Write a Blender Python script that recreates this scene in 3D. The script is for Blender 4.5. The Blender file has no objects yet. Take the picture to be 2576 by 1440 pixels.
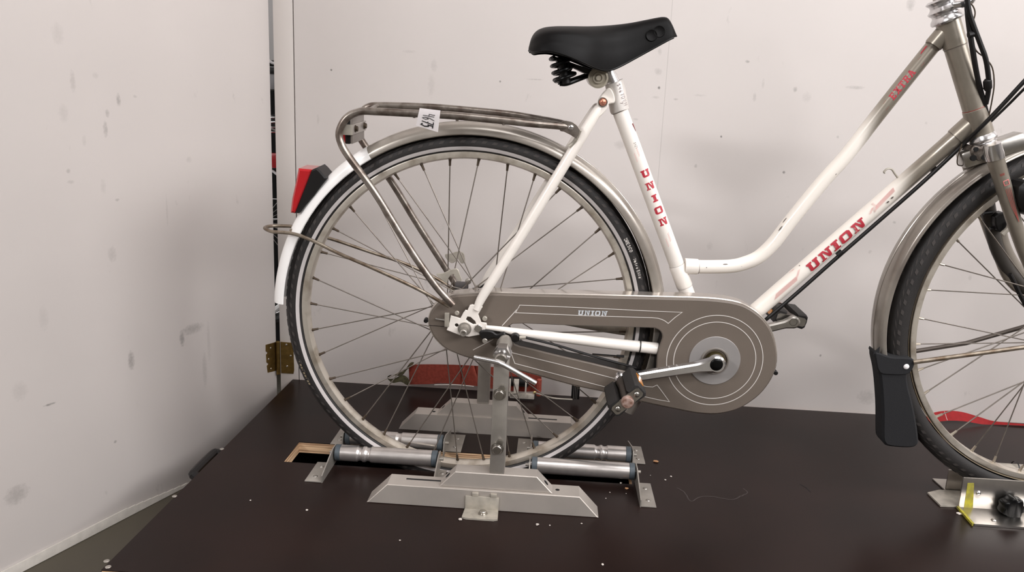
import bpy, bmesh, math, random
from mathutils import Vector, Matrix, noise
random.seed(7)
PI = math.pi
scene = bpy.context.scene
COL = scene.collection

# ------------------------------------------------------------------ camera
F_PX = 1969.378
PITCH, YAW, ROLL = 0.21579, 0.04676, -0.04378
CAM = Vector((0.14994, -1.44756, 0.69429))
cp, sp, cy, sy, cr, sr = math.cos(PITCH), math.sin(PITCH), math.cos(YAW), math.sin(YAW), math.cos(ROLL), math.sin(ROLL)
FWD = Vector((-sy * cp, cy * cp, -sp))
R0 = Vector((cy, sy, 0)); D0 = FWD.cross(R0)
RGT = cr * R0 + sr * D0
DWN = -sr * R0 + cr * D0
cam_data = bpy.data.cameras.new('camera'); cam = bpy.data.objects.new('camera', cam_data); COL.objects.link(cam)
cam_data.sensor_width = 36; cam_data.lens = F_PX / 2576 * 36; cam_data.clip_start = 0.02
m3 = Matrix((RGT, -DWN, -FWD)).transposed()
cam.matrix_world = Matrix.Translation(CAM) @ m3.to_4x4()
scene.camera = cam

# ------------------------------------------------------------------ world, lamps, exposure
scene.view_settings.view_transform = 'Standard'; scene.view_settings.look = 'None'
scene.view_settings.gamma = 1; scene.view_settings.use_curve_mapping = False
scene.view_settings.exposure = 0.2
world = bpy.data.worlds.new('world'); scene.world = world; world.use_nodes = True
world.node_tree.nodes['Background'].inputs[0].default_value = (1.0, 0.96, 0.93, 1)
world.node_tree.nodes['Background'].inputs[1].default_value = 0.05

def area(name, loc, target, sx, sz, power, col=(1, 0.985, 0.997)):
    l = bpy.data.lights.new(name, 'AREA'); l.shape = 'RECTANGLE'; l.size = sx; l.size_y = sz; l.energy = power; l.color = col
    o = bpy.data.objects.new(name, l); COL.objects.link(o); o.location = loc
    o.rotation_euler = (Vector(target) - Vector(loc)).to_track_quat('-Z', 'Y').to_euler()
    return o
area('ceiling_lamp_front_left', (-3.3, -4.2, 2.8), (0.2, 0.3, 0.4), 1.2, 0.5, 125)
area('ceiling_lamp_front_right', (3.7, -1.7, 2.75), (-0.6, 0.2, 0.3), 2.2, 1.2, 150)
area('added_fill_mid_right', (2.3, -4.0, 2.75), (-0.7, 0.1, 0.2), 2.2, 1.2, 120)  # added fill, set apart from the front right lamp to soften the door shadow
area('ceiling_lamp_overhead', (0.9, -1.1, 2.8), (0.3, -0.3, 0), 2.6, 1.0, 46)
area('ceiling_lamp_store_room', (-1.5, 2.2, 2.8), (-1.0, 1.6, 0), 0.5, 0.5, 30)

# ------------------------------------------------------------------ geometry helpers
def ray(px, py):
    return FWD + RGT * ((px - 1288) / F_PX) + DWN * ((py - 720) / F_PX)
def W(px, py, y):
    d = ray(px, py); return CAM + d * ((y - CAM.y) / d.y)
def WZ(px, py, z):
    d = ray(px, py); return CAM + d * ((z - CAM.z) / d.z)
LEAN, BYAW = 0.0578, 0.02627
BM = Matrix.Translation((0, 0, 0.31)) @ Matrix.Rotation(BYAW, 4, 'Z') @ Matrix.Rotation(LEAN, 4, 'X')
BMI = BM.inverted()
CL = BMI @ CAM; BM3 = BMI.to_3x3()
def B(px, py, y=0.0):
    """point on the bicycle (its own coordinates, rear axle at 0) at lateral offset y"""
    d = BM3 @ ray(px, py); return CL + d * ((y - CL.y) / d.y)

def lin(c):
    return tuple(((v / 255) / 12.92 if v / 255 <= 0.04045 else ((v / 255 + 0.055) / 1.055) ** 2.4) for v in c)

MATS = {}
def mat(name, rgb, rough=0.5, metal=0.0, var=0.0, vscale=30.0, rgb2=None, bump=0.0, bscale=200.0, coat=0.0, spec=0.5, thresh=None, emis=None):
    if name in MATS: return MATS[name]
    m = bpy.data.materials.new(name); m.use_nodes = True; nt = m.node_tree; N = nt.nodes; L = nt.links
    b = N['Principled BSDF']; c = lin(rgb) + (1,)
    b.inputs['Base Color'].default_value = c; b.inputs['Roughness'].default_value = rough; b.inputs['Metallic'].default_value = metal
    b.inputs['Coat Weight'].default_value = coat; b.inputs['Specular IOR Level'].default_value = spec
    tc = N.new('ShaderNodeTexCoord')
    if var > 0 or rgb2:
        n = N.new('ShaderNodeTexNoise'); n.inputs['Scale'].default_value = vscale; n.inputs['Detail'].default_value = 6
        L.new(tc.outputs['Object'], n.inputs['Vector'])
        r = N.new('ShaderNodeValToRGB')
        lo, hi = thresh if thresh else (0.35, 0.65)
        r.color_ramp.elements[0].position = lo; r.color_ramp.elements[1].position = hi
        c2 = lin(rgb2) + (1,) if rgb2 else tuple(v * (1 - var) for v in c[:3]) + (1,)
        r.color_ramp.elements[0].color = c2; r.color_ramp.elements[1].color = c
        L.new(n.outputs['Fac'], r.inputs['Fac']); L.new(r.outputs['Color'], b.inputs['Base Color'])
    if bump > 0:
        n2 = N.new('ShaderNodeTexNoise'); n2.inputs['Scale'].default_value = bscale; n2.inputs['Detail'].default_value = 4
        L.new(tc.outputs['Object'], n2.inputs['Vector'])
        bp = N.new('ShaderNodeBump'); bp.inputs['Strength'].default_value = bump; bp.inputs['Distance'].default_value = 0.001
        L.new(n2.outputs['Fac'], bp.inputs['Height']); L.new(bp.outputs['Normal'], b.inputs['Normal'])
    MATS[name] = m; return m

def fade_mat(name, x0, x1):
    """frame enamel: white sprayed over into silver-brown metallic between two stations along the tube"""
    m = mat(name, (236, 230, 222), 0.32, 0.0, coat=0.3)
    nt = m.node_tree; N = nt.nodes; L = nt.links; b = N['Principled BSDF']
    tc = N.new('ShaderNodeTexCoord'); s = N.new('ShaderNodeSeparateXYZ'); L.new(tc.outputs['Object'], s.inputs[0])
    mr = N.new('ShaderNodeMapRange'); mr.interpolation_type = 'SMOOTHSTEP'
    mr.inputs['From Min'].default_value = x0; mr.inputs['From Max'].default_value = x1
    L.new(s.outputs['X'], mr.inputs['Value'])
    mx = N.new('ShaderNodeMix'); mx.data_type = 'RGBA'
    mx.inputs[6].default_value = lin((238, 231, 222)) + (1,); mx.inputs[7].default_value = lin((152, 144, 132)) + (1,)
    L.new(mr.outputs[0], mx.inputs[0]); L.new(mx.outputs[2], b.inputs['Base Color'])
    mm = N.new('ShaderNodeMath'); mm.operation = 'MULTIPLY'; mm.inputs[1].default_value = 0.55
    L.new(mr.outputs[0], mm.inputs[0]); L.new(mm.outputs[0], b.inputs['Metallic'])
    return m

def sharp(bm, ang=32):
    for f in bm.faces: f.smooth = True
    a = math.radians(ang)
    for e in bm.edges:
        if len(e.link_faces) == 2:
            e.smooth = e.calc_face_angle(0) < a
def obj(name, bm, m, parent=None, ang=32, recalc=True):
    if recalc: bmesh.ops.recalc_face_normals(bm, faces=bm.faces)
    sharp(bm, ang)
    me = bpy.data.meshes.new(name); bm.to_mesh(me); bm.free()
    for k in (m if isinstance(m, (list, tuple)) else [m]): me.materials.append(k)
    o = bpy.data.objects.new(name, me); COL.objects.link(o)
    if parent: o.parent = parent
    return o
def tag(o, label, cat, group=None, kind=None):
    o['label'] = label
    if cat: o['category'] = cat
    if group: o['group'] = group
    if kind: o['kind'] = kind
    return o
def struct(name, bm, m, label=None, parent=None):
    o = obj(name, bm, m, parent)
    if not parent: o['kind'] = 'structure'
    if label: o['label'] = label
    return o
def thing(name, label, cat, loc=(0, 0, 0), rz=0, group=None):
    o = bpy.data.objects.new(name, None); o.empty_display_size = 0.02; COL.objects.link(o); o.location = loc; o.rotation_euler = (0, 0, rz)
    return tag(o, label, cat, group)
def NB(): return bmesh.new()

def catmull(pts, n=8):
    P = [Vector(p) for p in pts]
    if len(P) < 3: return P
    out = []
    for i in range(len(P) - 1):
        p0 = P[i - 1] if i > 0 else P[i] * 2 - P[i + 1]; p1 = P[i]; p2 = P[i + 1]
        p3 = P[i + 2] if i + 2 < len(P) else P[i + 1] * 2 - P[i]
        for k in range(n):
            t = k / n
            out.append(0.5 * ((2 * p1) + (p2 - p0) * t + (2 * p0 - 5 * p1 + 4 * p2 - p3) * t * t + (3 * p1 - p0 - 3 * p2 + p3) * t ** 3))
    out.append(P[-1]); return out
def tube(bm, pts, r, seg=14, caps=True, closed=False):
    P = [Vector(p) for p in pts]; n = len(P)
    rad = r if isinstance(r, (list, tuple)) else [r] * n
    if len(rad) != n: rad = [rad[0] + (rad[-1] - rad[0]) * i / (n - 1) for i in range(n)] if len(rad) == 2 else [rad[min(len(rad) - 1, int(i / n * len(rad)))] for i in range(n)]
    def tan(i):
        if closed: return (P[(i + 1) % n] - P[i - 1]).normalized()
        if i == 0: return (P[1] - P[0]).normalized()
        if i == n - 1: return (P[-1] - P[-2]).normalized()
        return (P[i + 1] - P[i - 1]).normalized()
    t = tan(0); u = t.orthogonal().normalized(); rings = []
    for i in range(n):
        t2 = tan(i); q = t.rotation_difference(t2); u = (q @ u); u = (u - t2 * u.dot(t2)).normalized(); t = t2; v = t.cross(u)
        rings.append([bm.verts.new(P[i] + (u * math.cos(2 * PI * k / seg) + v * math.sin(2 * PI * k / seg)) * rad[i]) for k in range(seg)])
    for i in range(n if closed else n - 1):
        a, b = rings[i], rings[(i + 1) % n]
        for k in range(seg): bm.faces.new((a[k], a[(k + 1) % seg], b[(k + 1) % seg], b[k]))
    if caps and not closed:
        bm.faces.new(rings[0][::-1]); bm.faces.new(rings[-1])
    return bm
def box(bm, lo, hi, M=None, bev=0.0):
    lo = Vector(lo); hi = Vector(hi); c = (lo + hi) / 2; s = hi - lo
    r = bmesh.ops.create_cube(bm, size=1); vs = r['verts']
    for v in vs: v.co = Vector((v.co.x * s.x, v.co.y * s.y, v.co.z * s.z)) + c
    if bev > 0:
        es = list({e for v in vs for e in v.link_edges}); rr = bmesh.ops.bevel(bm, geom=es, offset=bev, segments=2, affect='EDGES', profile=0.5)
        vs = list({v for f in rr['faces'] for v in f.verts} | {v for v in vs if v.is_valid})
    if M is not None:
        for v in vs: v.co = M @ v.co
    return bm
def frame_to(p, d, up=Vector((0, 0, 1))):
    """matrix whose Z runs along d, placed at p"""
    z = Vector(d).normalized(); x = up.cross(z)
    if x.length < 1e-4: x = Vector((1, 0, 0)).cross(z)
    x.normalize(); y = z.cross(x)
    return Matrix.Translation(p) @ Matrix((x, y, z)).transposed().to_4x4()
def lathe(bm, prof, M, seg=32, close=False):
    """prof: list of (radius, height along Z); M places it"""
    rings = []
    for r, h in prof:
        if r < 1e-6: rings.append([bm.verts.new(M @ Vector((0, 0, h)))])
        else: rings.append([bm.verts.new(M @ Vector((r * math.cos(2 * PI * k / seg), r * math.sin(2 * PI * k / seg), h))) for k in range(seg)])
    n = len(rings)
    for i in range(n if close else n - 1):
        a, b = rings[i], rings[(i + 1) % n]
        for k in range(seg):
            k2 = (k + 1) % seg
            if len(a) == 1 and len(b) == 1: continue
            if len(a) == 1: bm.faces.new((a[0], b[k2], b[k]))
            elif len(b) == 1: bm.faces.new((a[k], a[k2], b[0]))
            else: bm.faces.new((a[k], a[k2], b[k2], b[k]))
    return bm
def cyl(bm, p, d, r, h0, h1, seg=24, ch=0.0):
    M = frame_to(p, d)
    pr = [(0, h0), (r - ch, h0), (r, h0 + ch), (r, h1 - ch), (r - ch, h1), (0, h1)] if ch > 0 else [(0, h0), (r, h0), (r, h1), (0, h1)]
    return lathe(bm, pr, M, seg)
YM = Vector((0, -1, 0))
def hexbolt(bm, p, d, r, h):
    lathe(bm, [(0, 0), (r * 1.35, 0), (r * 1.35, h * 0.22), (r, h * 0.22), (r, h * 0.85), (r * 0.86, h), (0, h)], frame_to(p, d), 6 if False else 12)
def dome(bm, p, d, r, h, seg=20):
    lathe(bm, [(r, 0)] + [(r * math.cos(a), h * math.sin(a)) for a in [PI / 2 * k / 6 for k in range(1, 6)]] + [(0, h)], frame_to(p, d), seg)

def poly_area(p): return sum(p[i - 1][0] * p[i][1] - p[i][0] * p[i - 1][1] for i in range(len(p))) / 2
def inset(poly, d):
    p = list(poly)
    if poly_area(p) < 0: p = p[::-1]
    out = []; n = len(p)
    for i in range(n):
        a = Vector(p[i - 1]); b = Vector(p[i]); c = Vector(p[(i + 1) % n])
        e1 = (b - a).normalized(); e2 = (c - b).normalized()
        n1 = Vector((-e1.y, e1.x)); n2 = Vector((-e2.y, e2.x)); nn = (n1 + n2)
        k = nn.length_squared
        nn = nn * (2 / k) if k > 0.2 else nn
        out.append(tuple(b + nn * d * min(1, 1)))
    return out
def slab(bm, outer, y0, y1, holes=(), ch=0.0, mp=None):
    """outline in (x,z) given thickness from y0 (near face) to y1, chamfered near edge"""
    mp = mp or (lambda x, y, z: Vector((x, y, z)))
    loops = []
    if poly_area(outer) < 0: outer = outer[::-1]
    layers = [(y1, 0.0)] + ([(y0 + ch, 0.0), (y0, ch)] if ch > 0 else [(y0, 0.0)])
    allv = []
    for L_, pts in enumerate([outer] + [h if poly_area(h) > 0 else h[::-1] for h in holes]):
        rows = []
        for (y, ins) in layers:
            pp = inset(pts, ins if L_ == 0 else -ins) if ins else pts
            rows.append([bm.verts.new(mp(p[0], y, p[1])) for p in pp])
        n = len(pts)
        for a, b in zip(rows[:-1], rows[1:]):
            for k in range(n): bm.faces.new((a[k], a[(k + 1) % n], b[(k + 1) % n], b[k]))
        allv.append(rows)
    for idx in (0, -1):
        es = []
        for rows in allv:
            r = rows[idx]; n = len(r)
            for k in range(n):
                e = bm.edges.get((r[k], r[(k + 1) % n])) or bm.edges.new((r[k], r[(k + 1) % n])); es.append(e)
        bmesh.ops.triangle_fill(bm, edges=es, use_beauty=True, use_dissolve=False)
    return bm
def circ(cx, cz, r, n=48, a0=0.0):
    return [(cx + r * math.cos(a0 + 2 * PI * k / n), cz + r * math.sin(a0 + 2 * PI * k / n)) for k in range(n)]
def bp(pts, y):
    return [(lambda v: (v.x, v.z))(B(a, b, y)) for a, b in pts]
def smooth2(pts, n=4, closed=True):
    P = [Vector((p[0], p[1], 0)) for p in pts]
    if closed:
        Q = [P[-1]] + P + [P[0], P[1]]
        out = []
        for i in range(1, len(Q) - 2):
            p0, p1, p2, p3 = Q[i - 1], Q[i], Q[i + 1], Q[i + 2]
            for k in range(n):
                t = k / n; out.append(0.5 * ((2 * p1) + (p2 - p0) * t + (2 * p0 - 5 * p1 + 4 * p2 - p3) * t * t + (3 * p1 - p0 - 3 * p2 + p3) * t ** 3))
    else: out = catmull(P, n)
    return [(v.x, v.y) for v in out]

# --- flat print: glyphs and ribbons laid on a surface through a map (u, v) -> point
def quad_on(bm, q, fn, nu=2, nv=2):
    a, b, c, d = [Vector(p) for p in q]; g = []
    for i in range(nu + 1):
        row = []
        for j in range(nv + 1):
            s, t = i / nu, j / nv
            p = (a * (1 - s) + b * s) * (1 - t) + (d * (1 - s) + c * s) * t
            row.append(bm.verts.new(fn(p.x, p.y)))
        g.append(row)
    for i in range(nu):
        for j in range(nv): bm.faces.new((g[i][j], g[i + 1][j], g[i + 1][j + 1], g[i][j + 1]))
def ribbon(bm, pts, w, fn, closed=False, nv=1):
    P = [Vector(p) for p in pts]; n = len(P); L_, R_ = [], []
    for i in range(n):
        a = P[i - 1] if (i > 0 or closed) else P[i]; c = P[(i + 1) % n] if (i < n - 1 or closed) else P[i]
        e1 = (P[i] - a); e2 = (c - P[i]); e1 = e1.normalized() if e1.length > 1e-9 else e2.normalized(); e2 = e2.normalized() if e2.length > 1e-9 else e1
        nn = Vector((-(e1 + e2).y, (e1 + e2).x)); nn = nn.normalized() if nn.length > 1e-6 else Vector((-e1.y, e1.x))
        k = max(0.5, nn.dot(Vector((-e1.y, e1.x)))); nn = nn / k * w / 2
        L_.append(P[i] + nn); R_.append(P[i] - nn)
    m = n if closed else n - 1
    for i in range(m):
        j = (i + 1) % n
        quad_on(bm, (L_[i], L_[j], R_[j], R_[i]), fn, 1, nv)
def R_(x0, y0, x1, y1): return ((x0, y0), (x1, y0), (x1, y1), (x0, y1))
SLAB = {
 'U': [R_(0, .8, .42, 1), R_(.08, .15, .33, .8), ((.08, .15), (.2, 0), (.72, 0), (.84, .15)), ((.33, .15), (.33, .24), (.6, .24), (.6, .15)), R_(.6, .15, .84, .8), R_(.52, .8, .92, 1)],
 'N': [R_(0, .82, .3, 1), R_(.1, .18, .27, .82), R_(0, 0, .38, .18), ((.27, 1), (.42, 1), (.82, 0), (.6, 0)), ((.2, 1), (.42, 1), (.42, .8), (.2, .8)), R_(.66, .1, .83, .82), R_(.56, .82, .95, 1)],
 'I': [R_(0, .8, .5, 1), R_(.12, .2, .38, .8), R_(0, 0, .5, .2)],
 'O': [((.0, .15), (.24, .15), (.24, .85), (.0, .85)), ((.0, .85), (.14, 1), (.72, 1), (.86, .85)), R_(.24, .78, .62, .85), ((.62, .15), (.86, .15), (.86, .85), (.62, .85)), ((.0, .15), (.14, 0), (.72, 0), (.86, .15)), R_(.24, .15, .62, .22)],
 'E': [R_(0, .82, .8, 1), R_(.1, .18, .34, .82), R_(0, 0, .8, .18), R_(.34, .42, .6, .58), R_(.64, .65, .8, .82), R_(.64, .18, .8, .35)],
 'X': [((.05, 1), (.35, 1), (.9, 0), (.6, 0)), ((.62, 1), (.85, 1), (.3, 0), (.05, 0)), R_(0, .86, .4, 1), R_(.55, .86, .92, 1), R_(0, 0, .36, .14), R_(.52, 0, .95, .14)],
 'T': [R_(0, .82, .86, 1), R_(.3, .15, .55, .82), R_(.18, 0, .68, .15), R_(0, .65, .14, .82), R_(.72, .65, .86, .82)],
 'R': [R_(0, .84, .62, 1), R_(.1, .15, .32, .84), R_(0, 0, .42, .15), R_(.58, .55, .8, .94), R_(.32, .42, .7, .56), ((.42, .44), (.64, .44), (.9, 0), (.66, 0))],
 'A': [((.32, 1), (.58, 1), (.28, .1), (.08, .1)), ((.4, 1), (.6, 1), (.88, .1), (.62, .1)), R_(.26, .28, .68, .42), R_(0, 0, .36, .13), R_(.52, 0, .97, .13)],
}
def slab_text(bm, word, u0, v0, h, w, gap, fn, slant=0.0):
    u = u0
    for chx in word:
        ws = w * (0.58 if chx == 'I' else 1.0)
        for q in SLAB[chx]:
            sx = ws / (0.5 if chx == 'I' else 0.92)
            quad_on(bm, [(u + p[0] * sx + slant * p[1] * h, v0 + p[1] * h) for p in q], fn, 2, 3)
        u += ws + gap
STROKE = {
 'D': [[(0, 0), (0, 1), (.5, .9), (.7, .5), (.5, .1), (0, 0)]], 'R': [[(0, 0), (0, 1), (.6, .9), (.6, .6), (0, .5), (.65, 0)]],
 'E': [[(.6, 1), (0, 1), (0, 0), (.6, 0)], [(0, .5), (.5, .5)]], 'S': [[(.6, .85), (.3, 1), (.02, .75), (.55, .35), (.3, 0), (0, .15)]],
 'C': [[(.65, .85), (.35, 1), (0, .6), (.05, .2), (.35, 0), (.65, .15)]], 'O': [[(.35, 1), (0, .6), (.05, .2), (.35, 0), (.65, .3), (.65, .75), (.35, 1)]],
 'M': [[(0, 0), (.05, 1), (.4, .3), (.75, 1), (.8, 0)]], 'e': [[(0, .35), (.5, .35), (.4, .62), (.15, .62), (0, .3), (.2, 0), (.5, .08)]],
 't': [[(.2, 1), (.2, .1), (.45, .02)], [(0, .65), (.45, .65)]], 'r': [[(0, 0), (0, .65)], [(0, .4), (.35, .65)]], 'o': [[(.25, .62), (0, .35), (.2, 0), (.5, .25), (.25, .62)]],
 'l': [[(.1, 0), (.1, 1)]], 'i': [[(.1, 0), (.1, .6)], [(.1, .8), (.1, .92)]], ' ': [],
 '4': [[(.1, 1), (.05, .5), (.6, .5)], [(.5, .95), (.5, 0)]], '6': [[(.5, 1), (.1, .6), (.05, .2), (.3, 0), (.55, .25), (.35, .5), (.08, .35)]],
 '7': [[(0, .95), (.6, .95), (.25, 0)], [(.1, .5), (.5, .5)]], '5': [[(.6, 1), (.1, 1), (.08, .6), (.4, .62), (.6, .3), (.35, 0), (0, .1)]],
 'V': [[(0, 1), (.3, 0), (.6, 1)]], 'N': [[(0, 0), (0, 1), (.5, 0), (.5, 1)]], '2': [[(0, .8), (.3, 1), (.5, .75), (0, 0), (.55, 0)]],
 'Z': [[(0, 1), (.5, 1), (0, 0), (.5, 0)]], '1': [[(0, .8), (.2, 1), (.2, 0)]],
}
def stroke_text(bm, word, u0, v0, h, fn, w, adv=0.8, widths=None):
    u = u0
    for i, chx in enumerate(word):
        ww = widths[i] if widths else w
        for s in STROKE[chx]: ribbon(bm, [(u + p[0] * h * 0.85, v0 + p[1] * h) for p in s], ww, fn)
        u += h * (adv if chx not in 'li ' else adv * 0.5)

# ------------------------------------------------------------------ materials
M_white = mat('white_enamel', (238, 231, 223), 0.32, coat=0.3, var=0.06, vscale=25)
M_silverpaint = mat('silver_brown_metallic_enamel', (152, 144, 132), 0.33, 0.55, var=0.12, vscale=40)
M_fade_loop = fade_mat('white_to_silver_enamel_loop', B(2150, 350).x, B(2215, 290).x)
M_fade_down = fade_mat('white_to_silver_enamel_down', B(2235, 480).x, B(2300, 440).x)
M_chrome = mat('chrome', (226, 224, 224), 0.15, 0.95, var=0.1, vscale=60)
M_dullchrome = mat('dull_chrome', (190, 186, 180), 0.3, 1.0, var=0.25, vscale=50)
M_alu = mat('spun_aluminium', (205, 200, 194), 0.28, 1.0, var=0.15, vscale=25, bump=0.1, bscale=90)
M_rim = mat('worn_rim_steel', (206, 198, 186), 0.32, 0.6, vscale=30, rgb2=(160, 148, 132), thresh=(.3,.55))
M_rack = mat('worn_dark_chrome_tube', (146, 138, 130), 0.3, 0.7, rgb2=(104, 92, 84), vscale=45, thresh=(0.38, 0.6))
M_stay = mat('oxidised_stay_wire', (150, 140, 126), 0.35, 0.7, rgb2=(108, 92, 76), vscale=60)
M_spoke = mat('galvanised_spoke', (128, 120, 112), 0.45, 0.7, var=0.2, vscale=80)
M_nip = mat('dark_brass_nipple', (82, 70, 58), 0.5, 0.6)
M_nip2 = mat('bright_nipple', (190, 180, 165), 0.35, 0.9)
M_rubber = mat('black_rubber', (38, 35, 34), 0.62, var=0.25, vscale=20, bump=0.25, bscale=400)
M_rubber2 = mat('tread_rubber', (62, 57, 55), 0.75)
M_reflex = mat('pale_reflective_band', (196, 190, 188), 0.45)
M_gold = mat('tan_tyre_line', (150, 136, 112), 0.6)
M_fender = mat('grey_fender_plastic', (162, 155, 146), 0.28, 0.4, rgb2=(122, 113, 105), vscale=9, thresh=(0.3, 0.62), coat=0.3)
M_fenderw = mat('white_fender_plastic', (252, 250, 248), 0.3, coat=0.4)
M_case = mat('grey_brown_case_vinyl', (108, 98, 89), 0.45, var=0.10, vscale=12, bump=0.05, bscale=300)
M_caserim = mat('silver_case_edge', (190, 182, 174), 0.22, 0.7, coat=0.3)
M_black = mat('black_plastic', (20, 18, 18), 0.45, spec=0.35)
M_saddle = mat('black_saddle_vinyl', (7, 6, 6), 0.5, bump=0.1, bscale=900, spec=0.13)
M_blackgloss = mat('glossy_black', (8, 8, 8), 0.3, spec=0.2)
M_red = mat('red_print', (176, 44, 58), 0.45, rgb2=(196, 120, 120), vscale=90, thresh=(0.28, 0.4))
M_pink = mat('faded_pink_line', (226, 176, 172), 0.5)
M_redthin = mat('thin_red_line', (150, 70, 62), 0.5)
M_cream = mat('cream_line', (206, 200, 194), 0.5)
M_pale = mat('pale_blue_print', (198, 202, 206), 0.5)
M_pen = mat('ballpoint_ink', (92, 62, 70), 0.6)
M_ink = mat('black_marker_ink', (20, 18, 20), 0.6)
M_copper = mat('copper_dome', (226, 158, 134), 0.28, 0.6, rgb2=(190, 120, 96), vscale=300)
M_rust = mat('rusty_cap', (176, 152, 142), 0.45, 0.3, rgb2=(126, 92, 78), vscale=150)
M_orange = mat('amber_reflector', (206, 130, 40), 0.25, coat=0.5)
M_redlens = mat('red_lens', (176, 30, 36), 0.2, coat=0.6)
M_steel = mat('brushed_steel', (186, 178, 170), 0.40, 0.45, var=0.12, vscale=15, bump=0.06, bscale=500)
M_steel2 = mat('galvanised_steel', (172, 166, 158), 0.36, 0.6, var=0.18, vscale=30)
M_roller = mat('polished_roller', (214, 208, 204), 0.33, 0.85, var=0.15, vscale=40)
M_bluecap = mat('grey_blue_end_cap', (72, 80, 86), 0.5)
M_brass = mat('brass', (142, 116, 66), 0.32, 0.9, var=0.25, vscale=80)
M_paper = mat('white_paper', (240, 236, 236), 0.6)
M_yellow = mat('yellow_paint', (182, 172, 40), 0.6, rgb2=(140, 132, 56), vscale=80)
M_wood = mat('plywood_edge', (196, 164, 130), 0.7, rgb2=(120, 88, 62), vscale=60, thresh=(0.35, 0.55))
M_strap = mat('rust_red_webbing', (170, 78, 62), 0.85, var=0.25, vscale=160, bump=0.5, bscale=700)
M_strap2 = mat('bright_red_webbing', (190, 40, 44), 0.7, var=0.15, vscale=100)
M_olive = mat('olive_webbing', (96, 92, 62), 0.85, rgb2=(66, 60, 44), vscale=120)
M_cloth = mat('black_flap_cloth', (21, 21, 24), 0.85, bump=0.4, bscale=900)
M_dark = mat('shade_and_scratch_black', (10, 9, 9), 0.9)  # near black for shade in hollows, added dark boards and one scratch
M_chip = mat('wood_chip', (186, 140, 100), 0.8)
M_crumb = mat('pale_crumb', (200, 192, 184), 0.6)
M_ivory = mat('dull_ivory_metal', (182, 175, 163), 0.4, 0.3, var=0.25, vscale=60)

def wall_mat(name, rgb, marks, axis, seed=0.0, crack=None):
    """white painted board: cloudy tone, fine relief, sparse scuffs and grey patches (marks: centre u,z, half sizes, strength)"""
    m = mat(name, rgb, 0.55, bump=0.15, bscale=60)
    nt = m.node_tree; N = nt.nodes; L = nt.links; b = N['Principled BSDF']
    tc = N.new('ShaderNodeTexCoord'); P = tc.outputs['Object']
    base = N.new('ShaderNodeTexNoise'); base.inputs['Scale'].default_value = 2.2; base.inputs['Detail'].default_value = 3; L.new(P, base.inputs['Vector'])
    r = N.new('ShaderNodeValToRGB'); r.color_ramp.elements[0].position = 0.3; r.color_ramp.elements[1].position = 0.7
    c = lin(rgb); r.color_ramp.elements[0].color = tuple(v * 0.93 for v in c) + (1,); r.color_ramp.elements[1].color = c + (1,)
    L.new(base.outputs['Fac'], r.inputs['Fac'])
    fine = N.new('ShaderNodeTexNoise'); fine.inputs['Scale'].default_value = 170; fine.inputs['Detail'].default_value = 5; L.new(P, fine.inputs['Vector'])
    # sparse random specks
    mp = N.new('ShaderNodeMapping'); mp.inputs['Scale'].default_value = (22, 22, 9); mp.inputs['Location'].default_value = (seed, seed, seed); L.new(P, mp.inputs['Vector'])
    sp_ = N.new('ShaderNodeTexNoise'); sp_.inputs['Scale'].default_value = 1.0; sp_.inputs['Detail'].default_value = 7; sp_.inputs['Roughness'].default_value = 0.62; L.new(mp.outputs[0], sp_.inputs['Vector'])
    sr_ = N.new('ShaderNodeMapRange'); sr_.inputs['From Min'].default_value = 0.66; sr_.inputs['From Max'].default_value = 0.80; sr_.inputs['To Max'].default_value = 0.4; L.new(sp_.outputs['Fac'], sr_.inputs['Value'])
    total = sr_.outputs[0]
    s = N.new('ShaderNodeSeparateXYZ'); L.new(P, s.inputs[0])
    def mth(op, a, b_=None, c_=None, clamp=False):
        n = N.new('ShaderNodeMath'); n.operation = op; n.use_clamp = clamp
        for i, v in enumerate((a, b_, c_)):
            if v is None: continue
            if isinstance(v, (int, float)): n.inputs[i].default_value = v
            else: L.new(v, n.inputs[i])
        return n.outputs[0]
    U = s.outputs[axis]; Z = s.outputs['Z']
    rag = mth('MULTIPLY', mth('SUBTRACT', fine.outputs['Fac'], 0.5), 1.6)
    for (u, z, ru, rz, st) in marks:
        du = mth('DIVIDE', mth('SUBTRACT', U, u), ru); dz = mth('DIVIDE', mth('SUBTRACT', Z, z), rz)
        d = mth('ADD', mth('MULTIPLY', du, du), mth('MULTIPLY', dz, dz))
        k = mth('MULTIPLY', mth('ADD', mth('SUBTRACT', 1.0, d), rag, clamp=True), st)
        total = mth('MAXIMUM', total, k)
    if crack:
        u0, z0, u1, z1 = crack
        lu = mth('ADD', mth('MULTIPLY', mth('SUBTRACT', Z, z0), (u1 - u0) / (z1 - z0)), u0)
        d = mth('ABSOLUTE', mth('SUBTRACT', mth('ADD', U, mth('MULTIPLY', rag, 0.0006)), lu))
        k = mth('MULTIPLY', mth('SUBTRACT', 1.0, mth('DIVIDE', d, 0.0011), clamp=True), 0.35)
        g = mth('GREATER_THAN', Z, z1)
        total = mth('MAXIMUM', total, mth('MULTIPLY', k, g))
    mx = N.new('ShaderNodeMix'); mx.data_type = 'RGBA'; L.new(total, mx.inputs[0]); L.new(r.outputs['Color'], mx.inputs[6]); mx.inputs[7].default_value = lin((92, 88, 84)) + (1,)
    L.new(mx.outputs[2], b.inputs['Base Color'])
    return m

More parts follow.
